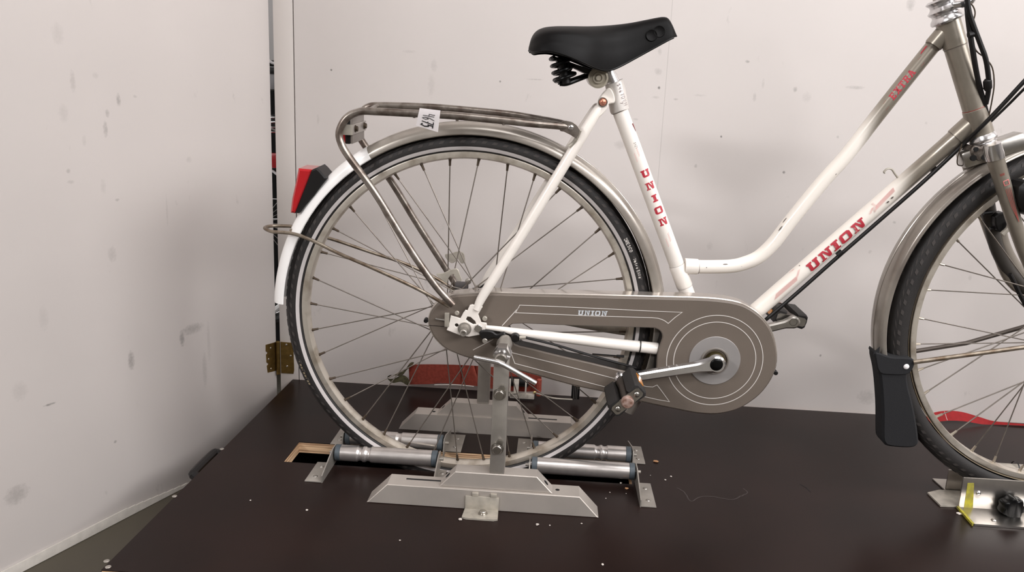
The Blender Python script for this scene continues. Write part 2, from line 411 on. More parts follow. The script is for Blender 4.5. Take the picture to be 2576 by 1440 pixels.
# ================================================================== THE ROOM
YB = 0.455
def wb(px, py): v = W(px, py, YB); return v.x, v.z
marks_b = []
for (px, py, rx, ry, st) in [(833, 176, 3, 3, .8), (1290, 0, 1, 1, 0), (1092, 165, 9, 16, .14), (1085, 215, 10, 30, .12), (1258, 205, 3, 3, .7), (1410, 70, 14, 6, .35), (1658, 221, 4, 4, .8), (1880, 155, 6, 4, .45), (2000, 225, 6, 7, .4),
        (1898, 245, 5, 12, .22), (1760, 240, 16, 3, .15), (1814, 344, 3, 3, .8), (1750, 418, 5, 5, .35), (1972, 434, 4, 4, .7), (2030, 245, 12, 14, .12), (2150, 220, 24, 5, .28), (2064, 895, 3, 4, .6), (2107, 345, 4, 4, .3),
        (1480, 160, 10, 10, .15), (1345, 200, 24, 2, .25), (1660, 130, 6, 8, .2), (1655, 180, 10, 9, .22), (1560, 365, 16, 12, .18), (1600, 300, 8, 3, .2), (1030, 130, 20, 4, .12), (800, 300, 4, 14, .14), (2180, 1000, 26, 22, .22),
        (2250, 560, 5, 4, .3), (2188, 634, 5, 5, .25), (1920, 210, 4, 12, .15), (1650, 245, 10, 4, .2), (2500, 200, 4, 6, .2), (2330, 310, 4, 4, .2), (2440, 700, 5, 8, .18), (1786, 620, 8, 12, .12), (1700, 250, 6, 3, .3), (2291, 12, 11, 15, .3)]:  # last entry is a plain grey patch at the upper edge
    x, z = wb(px, py); s_ = 1.9 / F_PX * 1.02
    marks_b.append((x, z, rx * s_, ry * s_, st))
ck0 = wb(1692, 0); ck1 = wb(1650, 520)
M_wallb = wall_mat('white_painted_board', (202, 195, 191), marks_b, 'X', 3.0, (ck0[0], ck0[1], ck1[0], ck1[1]))
bm = box(NB(), (-0.4805, YB, -0.17), (4.5, YB + 0.03, 2.9), bev=0)
struct('wall_back', bm, M_wallb)
bm = box(NB(), (-0.5305, YB, -0.17), (-0.4835, YB + 0.045, 2.9), bev=0.0008)
struct('trim_1', bm, mat('white_trim_paint', (204, 197, 192), 0.5, bump=0.1, bscale=40))
# the board door on the left stands half open towards the camera
E0 = Vector((-0.5405, YB, 0)); DD = (Vector((-0.741, -0.101, 0)) - Vector((-0.5325, 0.44, 0))).normalized()
nrm = Vector((-DD.y, DD.x, 0));
if nrm.x < 0: nrm = -nrm
door_len = 1.5
def door_uv(px, py):
    d = ray(px, py); t = (E0 - CAM).dot(nrm) / d.dot(nrm); p = CAM + d * t
    return (p - E0).dot(DD), p.z
marks_d = []
for (px, py, rx, ry, st) in [(183, 205, 5, 26, .2), (298, 252, 4, 16, .4), (265, 325, 4, 20, .35), (160, 285, 8, 22, .12), (172, 430, 4, 6, .3), (420, 530, 2, 40, .14), (282, 640, 8, 20, .2), (485, 828, 22, 14, .35), (458, 852, 5, 22, .5),
        (330, 908, 6, 26, .45), (515, 930, 5, 50, .2), (125, 1018, 10, 3, .6), (42, 1245, 18, 24, .3), (110, 800, 8, 30, .1), (475, 402, 6, 8, .15), (145, 85, 10, 26, .12), (240, 190, 5, 8, .14), (212, 355, 4, 14, .12), (270, 285, 4, 10, .3), (290, 1112, 3, 4, .5), (525, 860, 4, 60, .12), (50, 985, 12, 24, .12), (295, 503, 4, 4, .3), (178, 458, 6, 5, .2), (260, 470, 5, 20, .12), (340, 243, 4, 4, .2)]:
    u, z = door_uv(px, py); d = (ray(px, py) * ((E0 - CAM).dot(nrm) / ray(px, py).dot(nrm))).length; s_ = d / F_PX
    marks_d.append((u, z, rx * s_ * 1.6, ry * s_, st))
M_door = wall_mat('white_painted_door_board', (204, 197, 193), marks_d, 'X', 8.0)
Md = Matrix.Translation(E0) @ Matrix((DD, nrm, Vector((0, 0, 1)))).transposed().to_4x4()
bm = box(NB(), (0, -0.03, -0.168), (door_len, 0, 2.6), bev=0.001)
door = struct('door_1', bm, M_door, 'white scuffed board door standing half open on the left'); door.matrix_world = Md
# pale chipped bottom edging
bm = NB(); n = 60
for i in range(n):
    u0, u1 = 0.27 + i * 0.02, 0.29 + i * 0.02
    h = 0.004 + 0.016 * min(1, i / 10)
    box(bm, (u0, 0.0005, -0.169), (u1, 0.004, -0.169 + h))
o = struct('baseboard_left', bm, mat('chipped_edge_filler', (208, 202, 194), 0.8, var=0.12, vscale=60, bump=0.4, bscale=150), 'rough pale strip along the foot of the white door'); o.matrix_world = Md
# brass hinge
def hinge_screw(parent, p, d, r=0.0028):
    bm = NB(); dome(bm, p, d, r, r * 0.4, 12); return obj('screw', bm, M_alu, parent)
hz0, hz1 = W(702, 940, YB).z + 0.002, W(702, 860, YB).z
hg = obj('hinge', cyl(NB(), Vector((-0.5345, YB - 0.004, 0)), (0, 0, 1), 0.0052, hz0 - 0.003, hz1 + 0.002, 16, 0.001), M_brass, None)
hg.parent = door; hg.matrix_parent_inverse = Md.inverted()
hl = obj('hinge_leaf', slab(NB(), [(-0.528, hz0), (-0.496, hz0), (-0.494, hz0 + 0.01), (-0.4955, hz1 - 0.006), (-0.498, hz1 - 0.001), (-0.528, hz1)], YB - 0.002, YB - 0.0002), M_brass, hg)
for k, (px, py) in enumerate([(720, 868), (731, 896), (722, 922)]): hinge_screw(hg, W(px, py, YB - 0.002), YM)
def dpt(px, py, off=0.0):
    u, z = door_uv(px, py); return E0 + DD * u + nrm * off + Vector((0, 0, z))
dl = [door_uv(*p) for p in [(697, 860), (668, 868), (668, 884), (673, 888), (669, 893), (670, 912), (675, 916), (671, 921), (673, 938), (697, 932)]]
bm = slab(NB(), dl, 0.0015, 0.0001, mp=lambda x, y, z: E0 + DD * x + nrm * y + Vector((0, 0, z)))
obj('hinge_leaf', bm, M_brass, hg)
for (px, py) in [(680, 876), (675, 904), (681, 928)]: hinge_screw(hg, dpt(px, py, 0.0015), nrm)

struct('floor', box(NB(), (-5, -6, -0.19), (4.5, 3.2, -0.17)), mat('brown_grey_floor', (82, 76, 64), 0.5, var=0.1, vscale=4))
struct('ceiling', box(NB(), (-5, -6, 2.9), (4.5, 3.2, 2.95)), mat('ceiling_white', (200, 196, 190), 0.8, var=0.03, vscale=3))
M_far = mat('far_wall_grey', (158, 154, 150), 0.7, var=0.05, vscale=2)
struct('wall_front', box(NB(), (-5, -6.05, -0.17), (4.5, -6, 2.9)), M_far)
struct('wall_right', box(NB(), (4.5, -6, -0.17), (4.55, 3.2, 2.9)), M_far)
struct('wall_left', box(NB(), (-5.05, -6, -0.17), (-5, 3.2, 2.9)), M_far)
struct('wall_store_room', box(NB(), (-5, 3.2, -0.17), (4.5, 3.25, 2.9)), mat('store_room_wall_paint', (176, 172, 170), 0.7, var=0.05, vscale=2))

# ------------------------------------------------------------------ things glimpsed through the gap beside the door
YG = 0.80
def G(px, py, y=YG): return W(px, py, y)
t = thing('dark_backing', 'added dark rack glimpsed through the gap beside the door', 'backing', (-0.70, 1.3, -0.17))  # added near-black panels stand for the darkness behind the gap
bm = NB(); ztop = G(684, 150, 1.25).z + 0.17
box(bm, (-0.45, 0, 0), (0.45, 0.03, ztop)); obj('back_panel', bm, M_dark, t)
for k in range(2):
    bm = NB(); box(bm, (-0.45 + 0.87 * k, -0.2, 0), (-0.42 + 0.87 * k, 0, ztop)); obj('side_panel', bm, M_dark, t)
t = thing('parked_bicycle', 'second bicycle seen as a sliver through the gap beside the door', 'bicycle', (G(640, 560).x, YG, -0.17))
L0 = Vector(t.location)
cw = G(655, 560); cwl = cw - L0
bm = NB(); tube(bm, [cwl + Vector((0.2 * math.cos(a), 0, 0.30 * math.sin(a))) * 1.0 for a in [2 * PI * k / 48 for k in range(48)]], 0.016, 10, closed=True); obj('tyre', bm, M_rubber, t)
bm = NB(); tube(bm, [cwl + Vector((0.185 * math.cos(a), 0, 0.28 * math.sin(a))) for a in [2 * PI * k / 48 for k in range(48)]], 0.004, 8, closed=True); rimo = obj('rim', bm, M_chrome, t)
for k in range(9):
    a = -0.7 + k * 0.17; bm = NB(); tube(bm, [cwl, cwl + Vector((0.185 * math.cos(a), 0, 0.28 * math.sin(a)))], 0.0012, 6); obj('spoke', bm, M_chrome, rimo)
for k in range(4):
    c = G(690, 293 + k * 12) - L0
    bm = NB(); tube(bm, [c + Vector((0.022 * math.cos(a), 0.022 * math.sin(a), 0.003 * math.sin(a))) for a in [2 * PI * j / 20 for j in range(20)]], 0.0022, 6, closed=True); obj('spring', bm, M_chrome, t)
bm = NB(); a_ = G(688, 210) - L0; box(bm, a_ + Vector((-0.05, -0.04, -0.02)), a_ + Vector((0.03, 0.04, 0.025)), bev=0.01); obj('saddle', bm, mat('grey_saddle_cover', (150, 148, 150), 0.5), t)
bm = NB(); a_ = G(686, 180) - L0; box(bm, a_ + Vector((-0.05, -0.03, -0.012)), a_ + Vector((0.03, 0.03, 0.012)), bev=0.005); obj('handlebar_bag', bm, M_black, t)
bm = NB(); tube(bm, [G(670, 148) - L0, G(684, 158) - L0, G(705, 163) - L0], 0.004, 8); obj('cable', bm, M_paper, t)
bm = NB(); a_ = G(691, 404) - L0; box(bm, a_ + Vector((-0.04, -0.02, -0.021)), a_ + Vector((0.03, 0.02, 0.021)), bev=0.004); obj('rear_light', bm, M_redlens, t)
bm = NB(); tube(bm, [G(675, 422) - L0, G(688, 432) - L0, G(706, 446) - L0], 0.004, 8); obj('frame_tube', bm, M_paper, t)
bm = NB(); tube(bm, [G(680, 790) - L0, G(712, 765) - L0], 0.009, 8); obj('fender_tip', bm, M_fenderw, t)
bm = NB(); tube(bm, [cwl + Vector((-.05, 0, 0)), Vector((cwl.x - .12, 0, 0.0))], .007, 8); obj('kickstand', bm, M_black, t)
for (pa, pb) in [((675, 500), (712, 502)), ((675, 551), (712, 551))]:
    bm = NB(); tube(bm, [G(*pa) - L0, G(*pb) - L0], 0.0013, 6); obj('stay', bm, M_paper, t)

# ================================================================== THE PLATFORM
TX0, TX1, TY0, TY1 = -0.496, 2.0, -0.4255, 0.4475
HX0, HX1, HY0, HY1 = -0.356, 0.335, -0.027, 0.070
M_top = mat('dark_film_faced_plywood', (36, 24, 21), 0.28, rgb2=(27, 19, 17), vscale=5, thresh=(0.3, 0.7), bump=0.08, bscale=900, spec=0.13)
t = thing('platform', 'low dark brown film faced plywood platform carrying the bicycle', 'platform', (0, 0, -0.17))
def deck(M_):
    bm = NB()
    o_ = [(TX0, TY0), (TX1, TY0), (TX1, TY1), (TX0, TY1)]; h_ = [(HX0, HY0), (HX1, HY0), (HX1, HY1), (HX0, HY1)]
    slab(bm, o_, 0, -0.0015, [h_], mp=lambda x, y, z: Vector((x, z, 0.17 + y)))
    return bm
plat = obj('deck', deck(M_top), M_top, t)
bm = slab(NB(), [(TX0 + .0005, TY0 + .0005), (TX1, TY0 + .0005), (TX1, TY1 - .0005), (TX0 + .0005, TY1 - .0005)], -0.0016, -0.024, [[(HX0 - .0003, HY0 - .0003), (HX1 + .0003, HY0 - .0003), (HX1 + .0003, HY1 + .0003), (HX0 - .0003, HY1 + .0003)]], mp=lambda x, y, z: Vector((x, z, 0.17 + y)))
M_ply = mat('layered_plywood', (222, 186, 148), 0.75)
nt = M_ply.node_tree; N = nt.nodes; L = nt.links
tc = N.new('ShaderNodeTexCoord'); mp_ = N.new('ShaderNodeMapping'); mp_.inputs['Scale'].default_value = (9, 9, 420); L.new(tc.outputs['Object'], mp_.inputs['Vector'])
wv = N.new('ShaderNodeTexNoise'); wv.inputs['Scale'].default_value = 1.0; wv.inputs['Detail'].default_value = 3; L.new(mp_.outputs[0], wv.inputs['Vector'])
rr = N.new('ShaderNodeValToRGB'); rr.color_ramp.elements[0].position = 0.38; rr.color_ramp.elements[1].position = 0.56
rr.color_ramp.elements[0].color = lin((140, 100, 70)) + (1,); rr.color_ramp.elements[1].color = lin((228, 194, 156)) + (1,)
L.new(wv.outputs['Fac'], rr.inputs['Fac']); L.new(rr.outputs['Color'], N['Principled BSDF'].inputs['Base Color'])
obj('plywood_core', bm, M_ply, t)
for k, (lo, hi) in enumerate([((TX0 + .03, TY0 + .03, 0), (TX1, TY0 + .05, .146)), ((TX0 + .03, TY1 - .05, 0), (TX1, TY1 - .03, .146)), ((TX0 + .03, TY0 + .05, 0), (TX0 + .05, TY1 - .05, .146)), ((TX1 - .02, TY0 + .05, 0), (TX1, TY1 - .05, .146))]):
    obj('light_block_board', box(NB(), lo, hi), M_dark, t)  # added boards that keep light from leaking in under the deck
obj('slot_shade_sheet', box(NB(), (TX0 + .05, TY0 + .05, 0.002), (TX1 - .02, TY1 - .05, 0.01)), M_dark, t)  # dark sheet added below; the shade inside the slot is its colour
def on_deck(px, py, dz=0.0): v = WZ(px, py, 0.0); return Vector((v.x, v.y, 0.17 + dz))
for (px, py) in [(268, 1412), (272, 1427), (439, 1249), (558, 1130)]:
    bm = NB(); dome(bm, on_deck(px, py), (0, 0, 1), 0.0045, 0.0012, 12); obj('screw', bm, M_steel2, t)
# dried glue outline: thin irregular film
def film(pts, w, al):
    bm = NB(); P = smooth2([(lambda v: (v.x, v.y))(WZ(a, b, 0)) for a, b in pts], 6, False)
    P = [(x + 0.002 * noise.noise(Vector((x * 120, y_ * 120, 0))), y_ + 0.002 * noise.noise(Vector((x * 120, y_ * 120, 5)))) for x, y_ in P]
    for i in range(len(P) - 1):
        ww = w * (0.6 + 0.8 * abs(noise.noise(Vector((i * 0.9, 1, 0)))))
        ribbon(bm, [P[i], P[i + 1]], ww, lambda u, v: Vector((u, v, 0.17 + 0.0003)))
    return obj('dried_glue', bm, mat('dried_glue_film', (56, 49, 47), 0.5), t)
film([(1703, 1228), (1722, 1240), (1738, 1262), (1760, 1252), (1790, 1250), (1838, 1258), (1862, 1250), (1880, 1240), (1870, 1230)], 0.003, 0)
bm = NB(); ribbon(bm, [(lambda v: (v.x, v.y))(WZ(*p, 0)) for p in [(2012, 1219), (2028, 1228), (2040, 1240)]], 0.002, lambda u, v: Vector((u, v, 0.1703))); obj('scratch', bm, M_dark, t)
# black carrying handle fixed on the platform's left side
hA, hB = WZ(490, 1185, 0.0), WZ(549, 1127, 0.0)
bm = NB(); pts = [(TX0, hA.y, .152), (TX0 - .014, hA.y + .004, .158), (TX0 - .018, hA.y + .015, .160), (TX0 - .018, hB.y - .012, .160), (TX0 - .014, hB.y - .002, .158), (TX0, hB.y, .152)]
tube(bm, catmull(pts, 5), 0.009, 10); obj('handle', bm, M_black, t)

# crumbs and chips on the deck
crumbs = [(1453, 1322, 5, 'crumb'), (772, 1285, 4, 'crumb'), (630, 1260, 2, 'crumb'), (1354, 1323, 5, 'crumb2'), (1674, 1209, 3, 'crumb'), (1688, 1200, 3, 'crumb')]
def bit(name, px, py, r, m, label, cat, group=None, flat=0.5):
    bm = NB(); bmesh.ops.create_icosphere(bm, subdivisions=1, radius=r)
    p = WZ(px, py, 0.0)
    for v in bm.verts:
        v.co *= 1 + 0.5 * noise.noise(v.co * 900 + Vector((px, py, 0))); v.co.z = v.co.z * flat + r * flat * 0.8
    o = obj(name, bm, m, None); o.location = (p.x, p.y, 0.0); tag(o, label, cat, group); return o
bit('wood_chip', 1651, 1163, 0.0058, M_chip, 'tan wood chip lying right of the far roller bracket', 'wood chip', None, 0.3)
bit('wood_chip', 1577, 1231, 0.0042, M_chip, 'small tan wood chip in front of the near right roller', 'wood chip', None, 0.4)
for (px, py, r, lab, grp) in [
    (1674, 1209, .0022, 'nearer one of the two white crumbs right of the right rollers', 'crumbs beside the right rollers'),
    (1688, 1200, .0020, 'farther one of the two white crumbs right of the right rollers', 'crumbs beside the right rollers'),
    (1562, 1217, .0026, 'round pale crumb just under the near right roller', 'crumbs beside the right rollers'),
    (1534, 1240, .0013, 'tiny crumb left of the tan chip in front of the right roller', 'crumbs beside the right rollers'),
    (1575, 1243, .0012, 'tiny crumb just in front of the small tan chip', 'crumbs beside the right rollers'),
    (1524, 1255, .0013, 'tiny crumb close to the sloping right end of the stand base', 'crumbs beside the right rollers'),
    (1636, 1197, .0013, 'tiny crumb behind the near right foot plate', 'crumbs beside the right rollers'),
    (1158, 1309, .0035, 'flat white crumb left of the stand foot bracket', 'crumbs in front of the near stand'),
    (1352, 1322, .0034, 'largest white crumb in front of the stand base', 'crumbs in front of the near stand'),
    (1383, 1323, .0016, 'small crumb right of the largest crumb at the stand base', 'crumbs in front of the near stand'),
    (1463, 1319, .0018, 'faint crumb under the sloping right end of the stand base', 'crumbs in front of the near stand'),
    (772, 1285, .0026, 'white crumb in front of the near left roller bracket', 'crumbs on the open deck'),
    (630, 1260, .0016, 'small crumb on the bare deck left of the slot', 'crumbs on the open deck'),
    (1006, 1361, .0018, 'faint crumb on the bare deck below the stand base', 'crumbs on the open deck'),
    (1516, 1422, .0022, 'white crumb at the very front edge of the deck', 'crumbs on the open deck')]:
    bit('crumb', px, py, r, M_crumb, lab, 'crumb', grp)

# ================================================================== ROLLERS
def roller(name, x0, x1, y, z, r, groove, brk_l, brk_r, label):
    """one steel roller on two angle brackets; brackets: x of the upright, direction and y span of the foot"""
    t = thing(name, label, 'roller', ((x0 + x1) / 2, y, 0), 0, 'steel rollers beside the rear wheel')
    ox = (x0 + x1) / 2
    prof = [(0, 0), (r - .002, 0), (r, .001)]; Lg = x1 - x0; cw_ = 0.011
    a, b = cw_, Lg - cw_
    body = [(0, a), (r, a)]
    for g in groove: body += [(r, g - .006), (r - .002, g - .003), (r - .0025, g), (r - .002, g + .003), (r, g + .006)]
    body += [(r, b), (0, b)]
    Mx = Matrix.Translation((x0 - ox, 0, z)) @ Matrix.Rotation(PI / 2, 4, 'Y')
    bm = NB(); lathe(bm, body, Mx, 28); obj('drum', bm, M_roller, t)
    for (h0, h1) in ((0, a), (b, Lg)):
        bm = NB(); lathe(bm, [(0, h0), (r - .001, h0), (r + .0004, h0 + .0012), (r + .0004, h1 - .0008), (r - .001, h1), (0, h1)], Mx, 28); obj('end_cap', bm, M_bluecap, t)
    bm = NB(); lathe(bm, [(0, -.012), (.003, -.012), (.003, Lg + .012), (0, Lg + .012)], Mx, 10); obj('axle', bm, M_steel2, t)
    for (bx, sgn, ya, yb, w) in (brk_l, brk_r):
        # upright web with a sloping back, foot plate on the deck
        web = [(ya, 0.0), (yb, 0.0), (yb, z - .004), (y + .012, z + .012), (y - .012, z + .012), (ya, 0.014)] if ya < y - .03 else [(ya, 0.0), (yb, 0.0), (yb, .014), (y + .012, z + .012), (y - .012, z + .012), (ya, z - .004)]
        bm = NB(); slab(bm, [(p[0] - y, p[1]) for p in web], bx - ox - .0012, bx - ox + .0012, mp=lambda a_, b_, c_: Vector((b_, a_, c_)))
        bw = obj('bracket', bm, M_steel2, t)
        fa, fb = (ya, min(yb, HY0 + .004)) if ya < y - .03 else (max(ya, HY1 - .004), yb)
        bm = NB(); box(bm, (min(bx, bx + sgn * w) - ox, fa - y, 0.0003), (max(bx, bx + sgn * w) - ox, fb - y, 0.0026), bev=0.0006); obj('foot_plate', bm, M_steel2, bw)
        for q in (0.25, 0.75):
            bm = NB(); dome(bm, Vector((bx + sgn * w * .55 - ox, fa + (fb - fa) * q - y, .0026)), (0, 0, 1), .0045, .002, 14); obj('screw', bm, M_dullchrome, bw)
    return t
ZR = 0.024; RR = 0.0158

def roller_set():
    roller('roller', -0.252, -0.049, -0.020, ZR, RR, [0.050, 0.066], (-0.2555, -1, -0.106, -0.004, 0.033), (-0.0455, 1, -0.088, -0.004, 0.016), 'near left steel roller beside the open plywood slot')
    roller('roller', -0.252, -0.049, 0.058, ZR, RR, [0.112], (-0.2555, -1, 0.04, 0.15, 0.033), (-0.0455, 1, 0.04, 0.155, 0.033), 'far left steel roller behind the rear wheel rim')
    roller('roller', 0.137, 0.338, -0.020, ZR, RR, [], (0.1335, -1, -0.06, -0.004, 0.0165), (0.3415, 1, -0.118, -0.004, 0.029), 'near right bare steel roller behind the stand base')
    roller('roller', 0.137, 0.338, 0.058, ZR, RR, [0.132, 0.147], (0.1335, -1, 0.04, 0.155, 0.03), (0.3415, 1, 0.04, 0.152, 0.029), 'far right steel roller with a scored black groove')
roller_set()

# ================================================================== AXLE STANDS
def make_stand(label, t_pose):
    t = thing('axle_stand', label, 'stand', (0.054, -0.148, 0), 0, 'steel axle stands either side of the rear wheel')
    ox, oy = 0.054, -0.148
    FY = -0.168 - oy; w = 0.042
    # lower channel with sloping ends
    lo = [(-0.155 - ox, 0.0), (0.262 - ox, 0.0), (0.226 - ox, 0.038), (-0.118 - ox, 0.038)]
    bm = NB(); slab(bm, lo, FY, FY + w, ch=0.0012); obj('base_channel', bm, M_steel, t)
    # dark strip laid on top; the slot's shade is its colour
    for (xa, xb) in ((-0.088, -0.022),):
        bm = NB(); box(bm, (xa - ox, FY + .024, .0375), (xb - ox, FY + .0285, .0385), bev=.0002); obj('slot', bm, M_dark, t)
    bm = NB(); dome(bm, Vector((0.187 - ox, FY + .022, .038)), (0, 0, 1), .004, .0004, 14); obj('bolt_hole', bm, M_dark, t)  # near-black disc, hole shade put into the colour
    up = [(-0.025 - ox, 0.038), (0.178 - ox, 0.038), (0.149 - ox, 0.068), (0.003 - ox, 0.068)]
    bm = NB(); slab(bm, up, FY + .006, FY + .037, ch=0.0012); obj('upper_block', bm, M_steel, t)
    for (x_, z_, s) in ((-0.012, .052, -1), (0.166, .05, 1)):
        bm = NB(); dome(bm, Vector((x_ - ox, FY + .022, z_ + .0005)), (s * .72, 0, .69), .0055, .0004, 14); obj('end_hole', bm, M_dark, t)  # dark discs on the sloping ends, shade put into the colour
    # upright square tube
    bm = NB(); PT = 0.282
    a0, a1 = 0.0775, 0.0765
    for (zz, xc) in ((0,0),): pass
    box(bm, (0.0640 - ox, FY + .008, .068), (0.0905 - ox, FY + .034, PT), bev=.0016); obj('upright', bm, M_steel2, t)
    for zz in (W(1254, 996, -0.17).z, W(1251, 1134, -0.17).z):
        bm = NB(); hexbolt(bm, Vector((0.0765 - ox, FY + .008, zz)), YM, .0085, .011); hb = obj('bolt', bm, M_dullchrome, t)
        bm = NB(); lathe(bm, [(0, 0), (.006, 0), (.006, .007), (0, .008)], frame_to(Vector((0.0805 - ox, FY + .008, zz + .012)), YM), 6); obj('nut', bm, M_dullchrome, t)
    # clamp pin assembly reaching towards the axle
    pz = 0.289; px_ = 0.0775
    Mp = frame_to(Vector((px_ - ox, FY - .020, pz)), (0, 1, 0))
    bm = NB(); lathe(bm, [(0, 0), (.0085, 0), (.0105, .003), (.0105, .012), (.008, .016), (.008, .030)], Mp, 20); obj('collar', bm, M_dullchrome, t)
    bm = NB(); lathe(bm, [(.008, .024), (.0155, .025), (.0155, .026), (.0165, .03), (.0165, .052), (.0148, .055), (.0, .055)], Mp, 6); obj('hex_nut', bm, M_chrome, t, ang=20)
    bm = NB(); lathe(bm, [(0.0, .05), (.0135, .05), (.0135, .064), (.0125, .075), (.0145, .095), (.0115, .118), (0, .122)], Mp, 24); obj('clamp_cone', bm, M_steel2, t)
    bm = NB(); h = [W(1192, 900, -.19), W(1245, 911, -.19), W(1262, 917, -.19), W(1280, 926, -.19), W(1348, 965, -.19)]
    tube(bm, catmull([p - Vector((ox, oy, 0)) for p in h], 5), .0043, 12); obj('handle_bar', bm, M_chrome, t)
    # angle bracket that holds the channel down
    bx0, bx1 = 0.0235 - ox, 0.0835 - ox
    bm = NB(); box(bm, (bx0, FY - .0035, .002), (bx1, FY - .0008, .0275), bev=.0006); ab = obj('angle_bracket', bm, M_ivory, t)
    bm = NB(); slab(bm, smooth2([(bx0, FY - .003), (bx1, FY - .003), (bx1 + .001, FY - .034), (bx1 - .006, FY - .0375), (bx0 + .005, FY - .0375), (bx0 - .002, FY - .034)], 1), .0030, .0004, ch=.0005, mp=lambda x, y, z: Vector((x, z, y))); obj('foot', bm, M_ivory, ab)
    bm = NB(); hexbolt(bm, Vector((0.057 - ox, FY - .018, .003)), (0, 0, 1), .0062, .006); obj('bolt', bm, M_dullchrome, ab)
    for q in (0.012, 0.045):
        bm = NB(); box(bm, (bx0 + q, FY - .004, .0275), (bx0 + q + .011, FY + .003, .034), bev=.0006); obj('lug', bm, M_ivory, ab)
    return t
stand = make_stand('near steel axle stand with tommy bar handle and foot bracket', None)
# the far stand is the same thing turned round behind the wheel
def copy_tree(o, parent=None):
    c = o.copy(); COL.objects.link(c)
    if parent: c.parent = parent
    for ch_ in list(o.children): copy_tree(ch_, c)
    return c
far = copy_tree(stand); far.location = (0.044, 0.193, 0); far.rotation_euler = (0, 0, PI)
far['label'] = 'far steel axle stand behind the rear wheel spokes'

# ================================================================== STRAPS AT THE BACK
t = thing('ratchet_strap', 'rust red ratchet strap lying along the wall behind the rear wheel', 'strap', (0.0, 0.42, 0))
T0 = Vector((0, 0.42, 0))
def sheet(pts_top, pts_bot, th, M_, name, parent, org):
    bm = NB(); a = [bm.verts.new(Vector(p) - org) for p in catmull(pts_top, 4)]; b = [bm.verts.new(Vector(p) - org) for p in catmull(pts_bot, 4)]
    for i in range(len(a) - 1): bm.faces.new((a[i], a[i + 1], b[i + 1], b[i]))
    bmesh.ops.solidify(bm, geom=bm.faces, thickness=th); return obj(name, bm, M_, parent)
tp = [W(x, y, yy) for x, y, yy in [(1028, 918, .425), (1080, 917, .42), (1140, 918, .42), (1200, 921, .42), (1260, 925, .42), (1330, 928, .42), (1362, 932, .41)]]
bt = [W(x, y, yy) for x, y, yy in [(1030, 968, .415), (1080, 967, .41), (1120, 965, .41), (1200, 972, .41), (1260, 982, .41), (1330, 986, .41), (1362, 982, .40)]]
sheet(tp, bt, .003, M_strap, 'webbing', t, T0)
bm = NB(); tube(bm, catmull([W(1093, 969, .40) - T0, W(1150, 969, .40) - T0, W(1192, 973, .40) - T0], 3), .0014, 6); obj('webbing_edge', bm, M_cream, t)
def twist(pp, wd):
    bm = NB(); P = catmull([W(*p) - T0 for p in pp], 6); prev = None
    for i, p in enumerate(P):
        a = i * 0.22; d = Vector((0.15 * math.sin(a), 1.0, 0.5 * math.sin(a))).normalized() * wd
        c = (bm.verts.new(p - d), bm.verts.new(p + d))
        if prev: bm.faces.new((prev[0], prev[1], c[1], c[0]))
        prev = c
    bmesh.ops.solidify(bm, geom=bm.faces, thickness=.003); return bm
obj('webbing_end', twist([(1040, 916, .43), (1028, 922, .42), (1012, 940, .41), (985, 944, .40), (975, 952, .39), (990, 958, .39), (1012, 953, .39), (1030, 966, .40)], .012), M_olive, t)
# ratchet
bm = NB()
for (px, w_) in ((1284, .004), (1300, .012), (1324, .004)):
    p = W(px, 955, .40) - T0; box(bm, (p.x - w_ / 2, p.y - .014, .012), (p.x + w_ / 2, p.y - .006, .056), bev=.0008)
p0, p1 = W(1283, 985, .40) - T0, W(1345, 985, .40) - T0
box(bm, (p0.x, p0.y - .006, .004), (p1.x, p0.y + .006, .018), bev=.002); obj('ratchet_frame', bm, mat('bright_zinc', (226, 218, 206), .4, .2, var=.2, vscale=120), t)
bm = NB(); p = W(1290, 950, .405) - T0; cyl(bm, Vector((p.x - .01, p.y, .045)), (1, 0, 0), .012, 0, .05, 14, .002); obj('ratchet_spool', bm, M_black, t)
bm = NB(); p = W(1357, 957, .40) - T0; cyl(bm, Vector((p.x, p.y, 0.012)), (0, 0, 1), .006, 0, .045, 14, .002); obj('ratchet_grip', bm, M_strap, t)
bm = NB(); p = W(1345, 988, .395) - T0; dome(bm, p, YM, .004, .003, 12); obj('rivet', bm, mat('brass_rivet', (232, 214, 150), 0.25, 0.8), t)
bm = NB(); tube(bm, catmull([W(1350, 990, .39) - T0, W(1390, 1002, .37) - T0, W(1440, 1006, .36) - T0], 4), .0022, 8); obj('handle_rod', bm, M_ivory, t)
bm = NB(); tube(bm, [W(1283, 990, .38) - T0, W(1303, 989.5, .38) - T0], .002, 8); obj('lever_pin', bm, M_ivory, t)
t = thing('strap_end', 'black ribbed strap end hanging behind the chain case', 'strap', W(1447, 1004, .40))
o0 = Vector(t.location); a_, b_ = W(1439, 965, .40) - o0, W(1457, 1006, .40) - o0
bm = NB(); box(bm, (a_.x, 0, b_.z), (b_.x, .006, a_.z), bev=.0008); obj('webbing', bm, M_black, t)
for k in range(3):
    x_ = a_.x + (b_.x - a_.x) * (.28 + .2 * k); bm = NB(); box(bm, (x_ - .0005, -.0006, b_.z + .001), (x_ + .0005, .0005, a_.z - .001)); obj('rib', bm, mat('grey_thread', (110, 106, 102), .7), t)
t = thing('red_strap', 'bright red webbing strap curling up behind the front wheel', 'strap', (1.2, 0.43, 0))
T1 = Vector((1.2, .43, 0))
tp = [W(x, y, yy) for x, y, yy in [(2325, 1052, .40), (2345, 1040, .41), (2380, 1034, .42), (2420, 1037, .43), (2465, 1050, .43), (2500, 1060, .435), (2560, 1066, .435), (2640, 1072, .435)]]
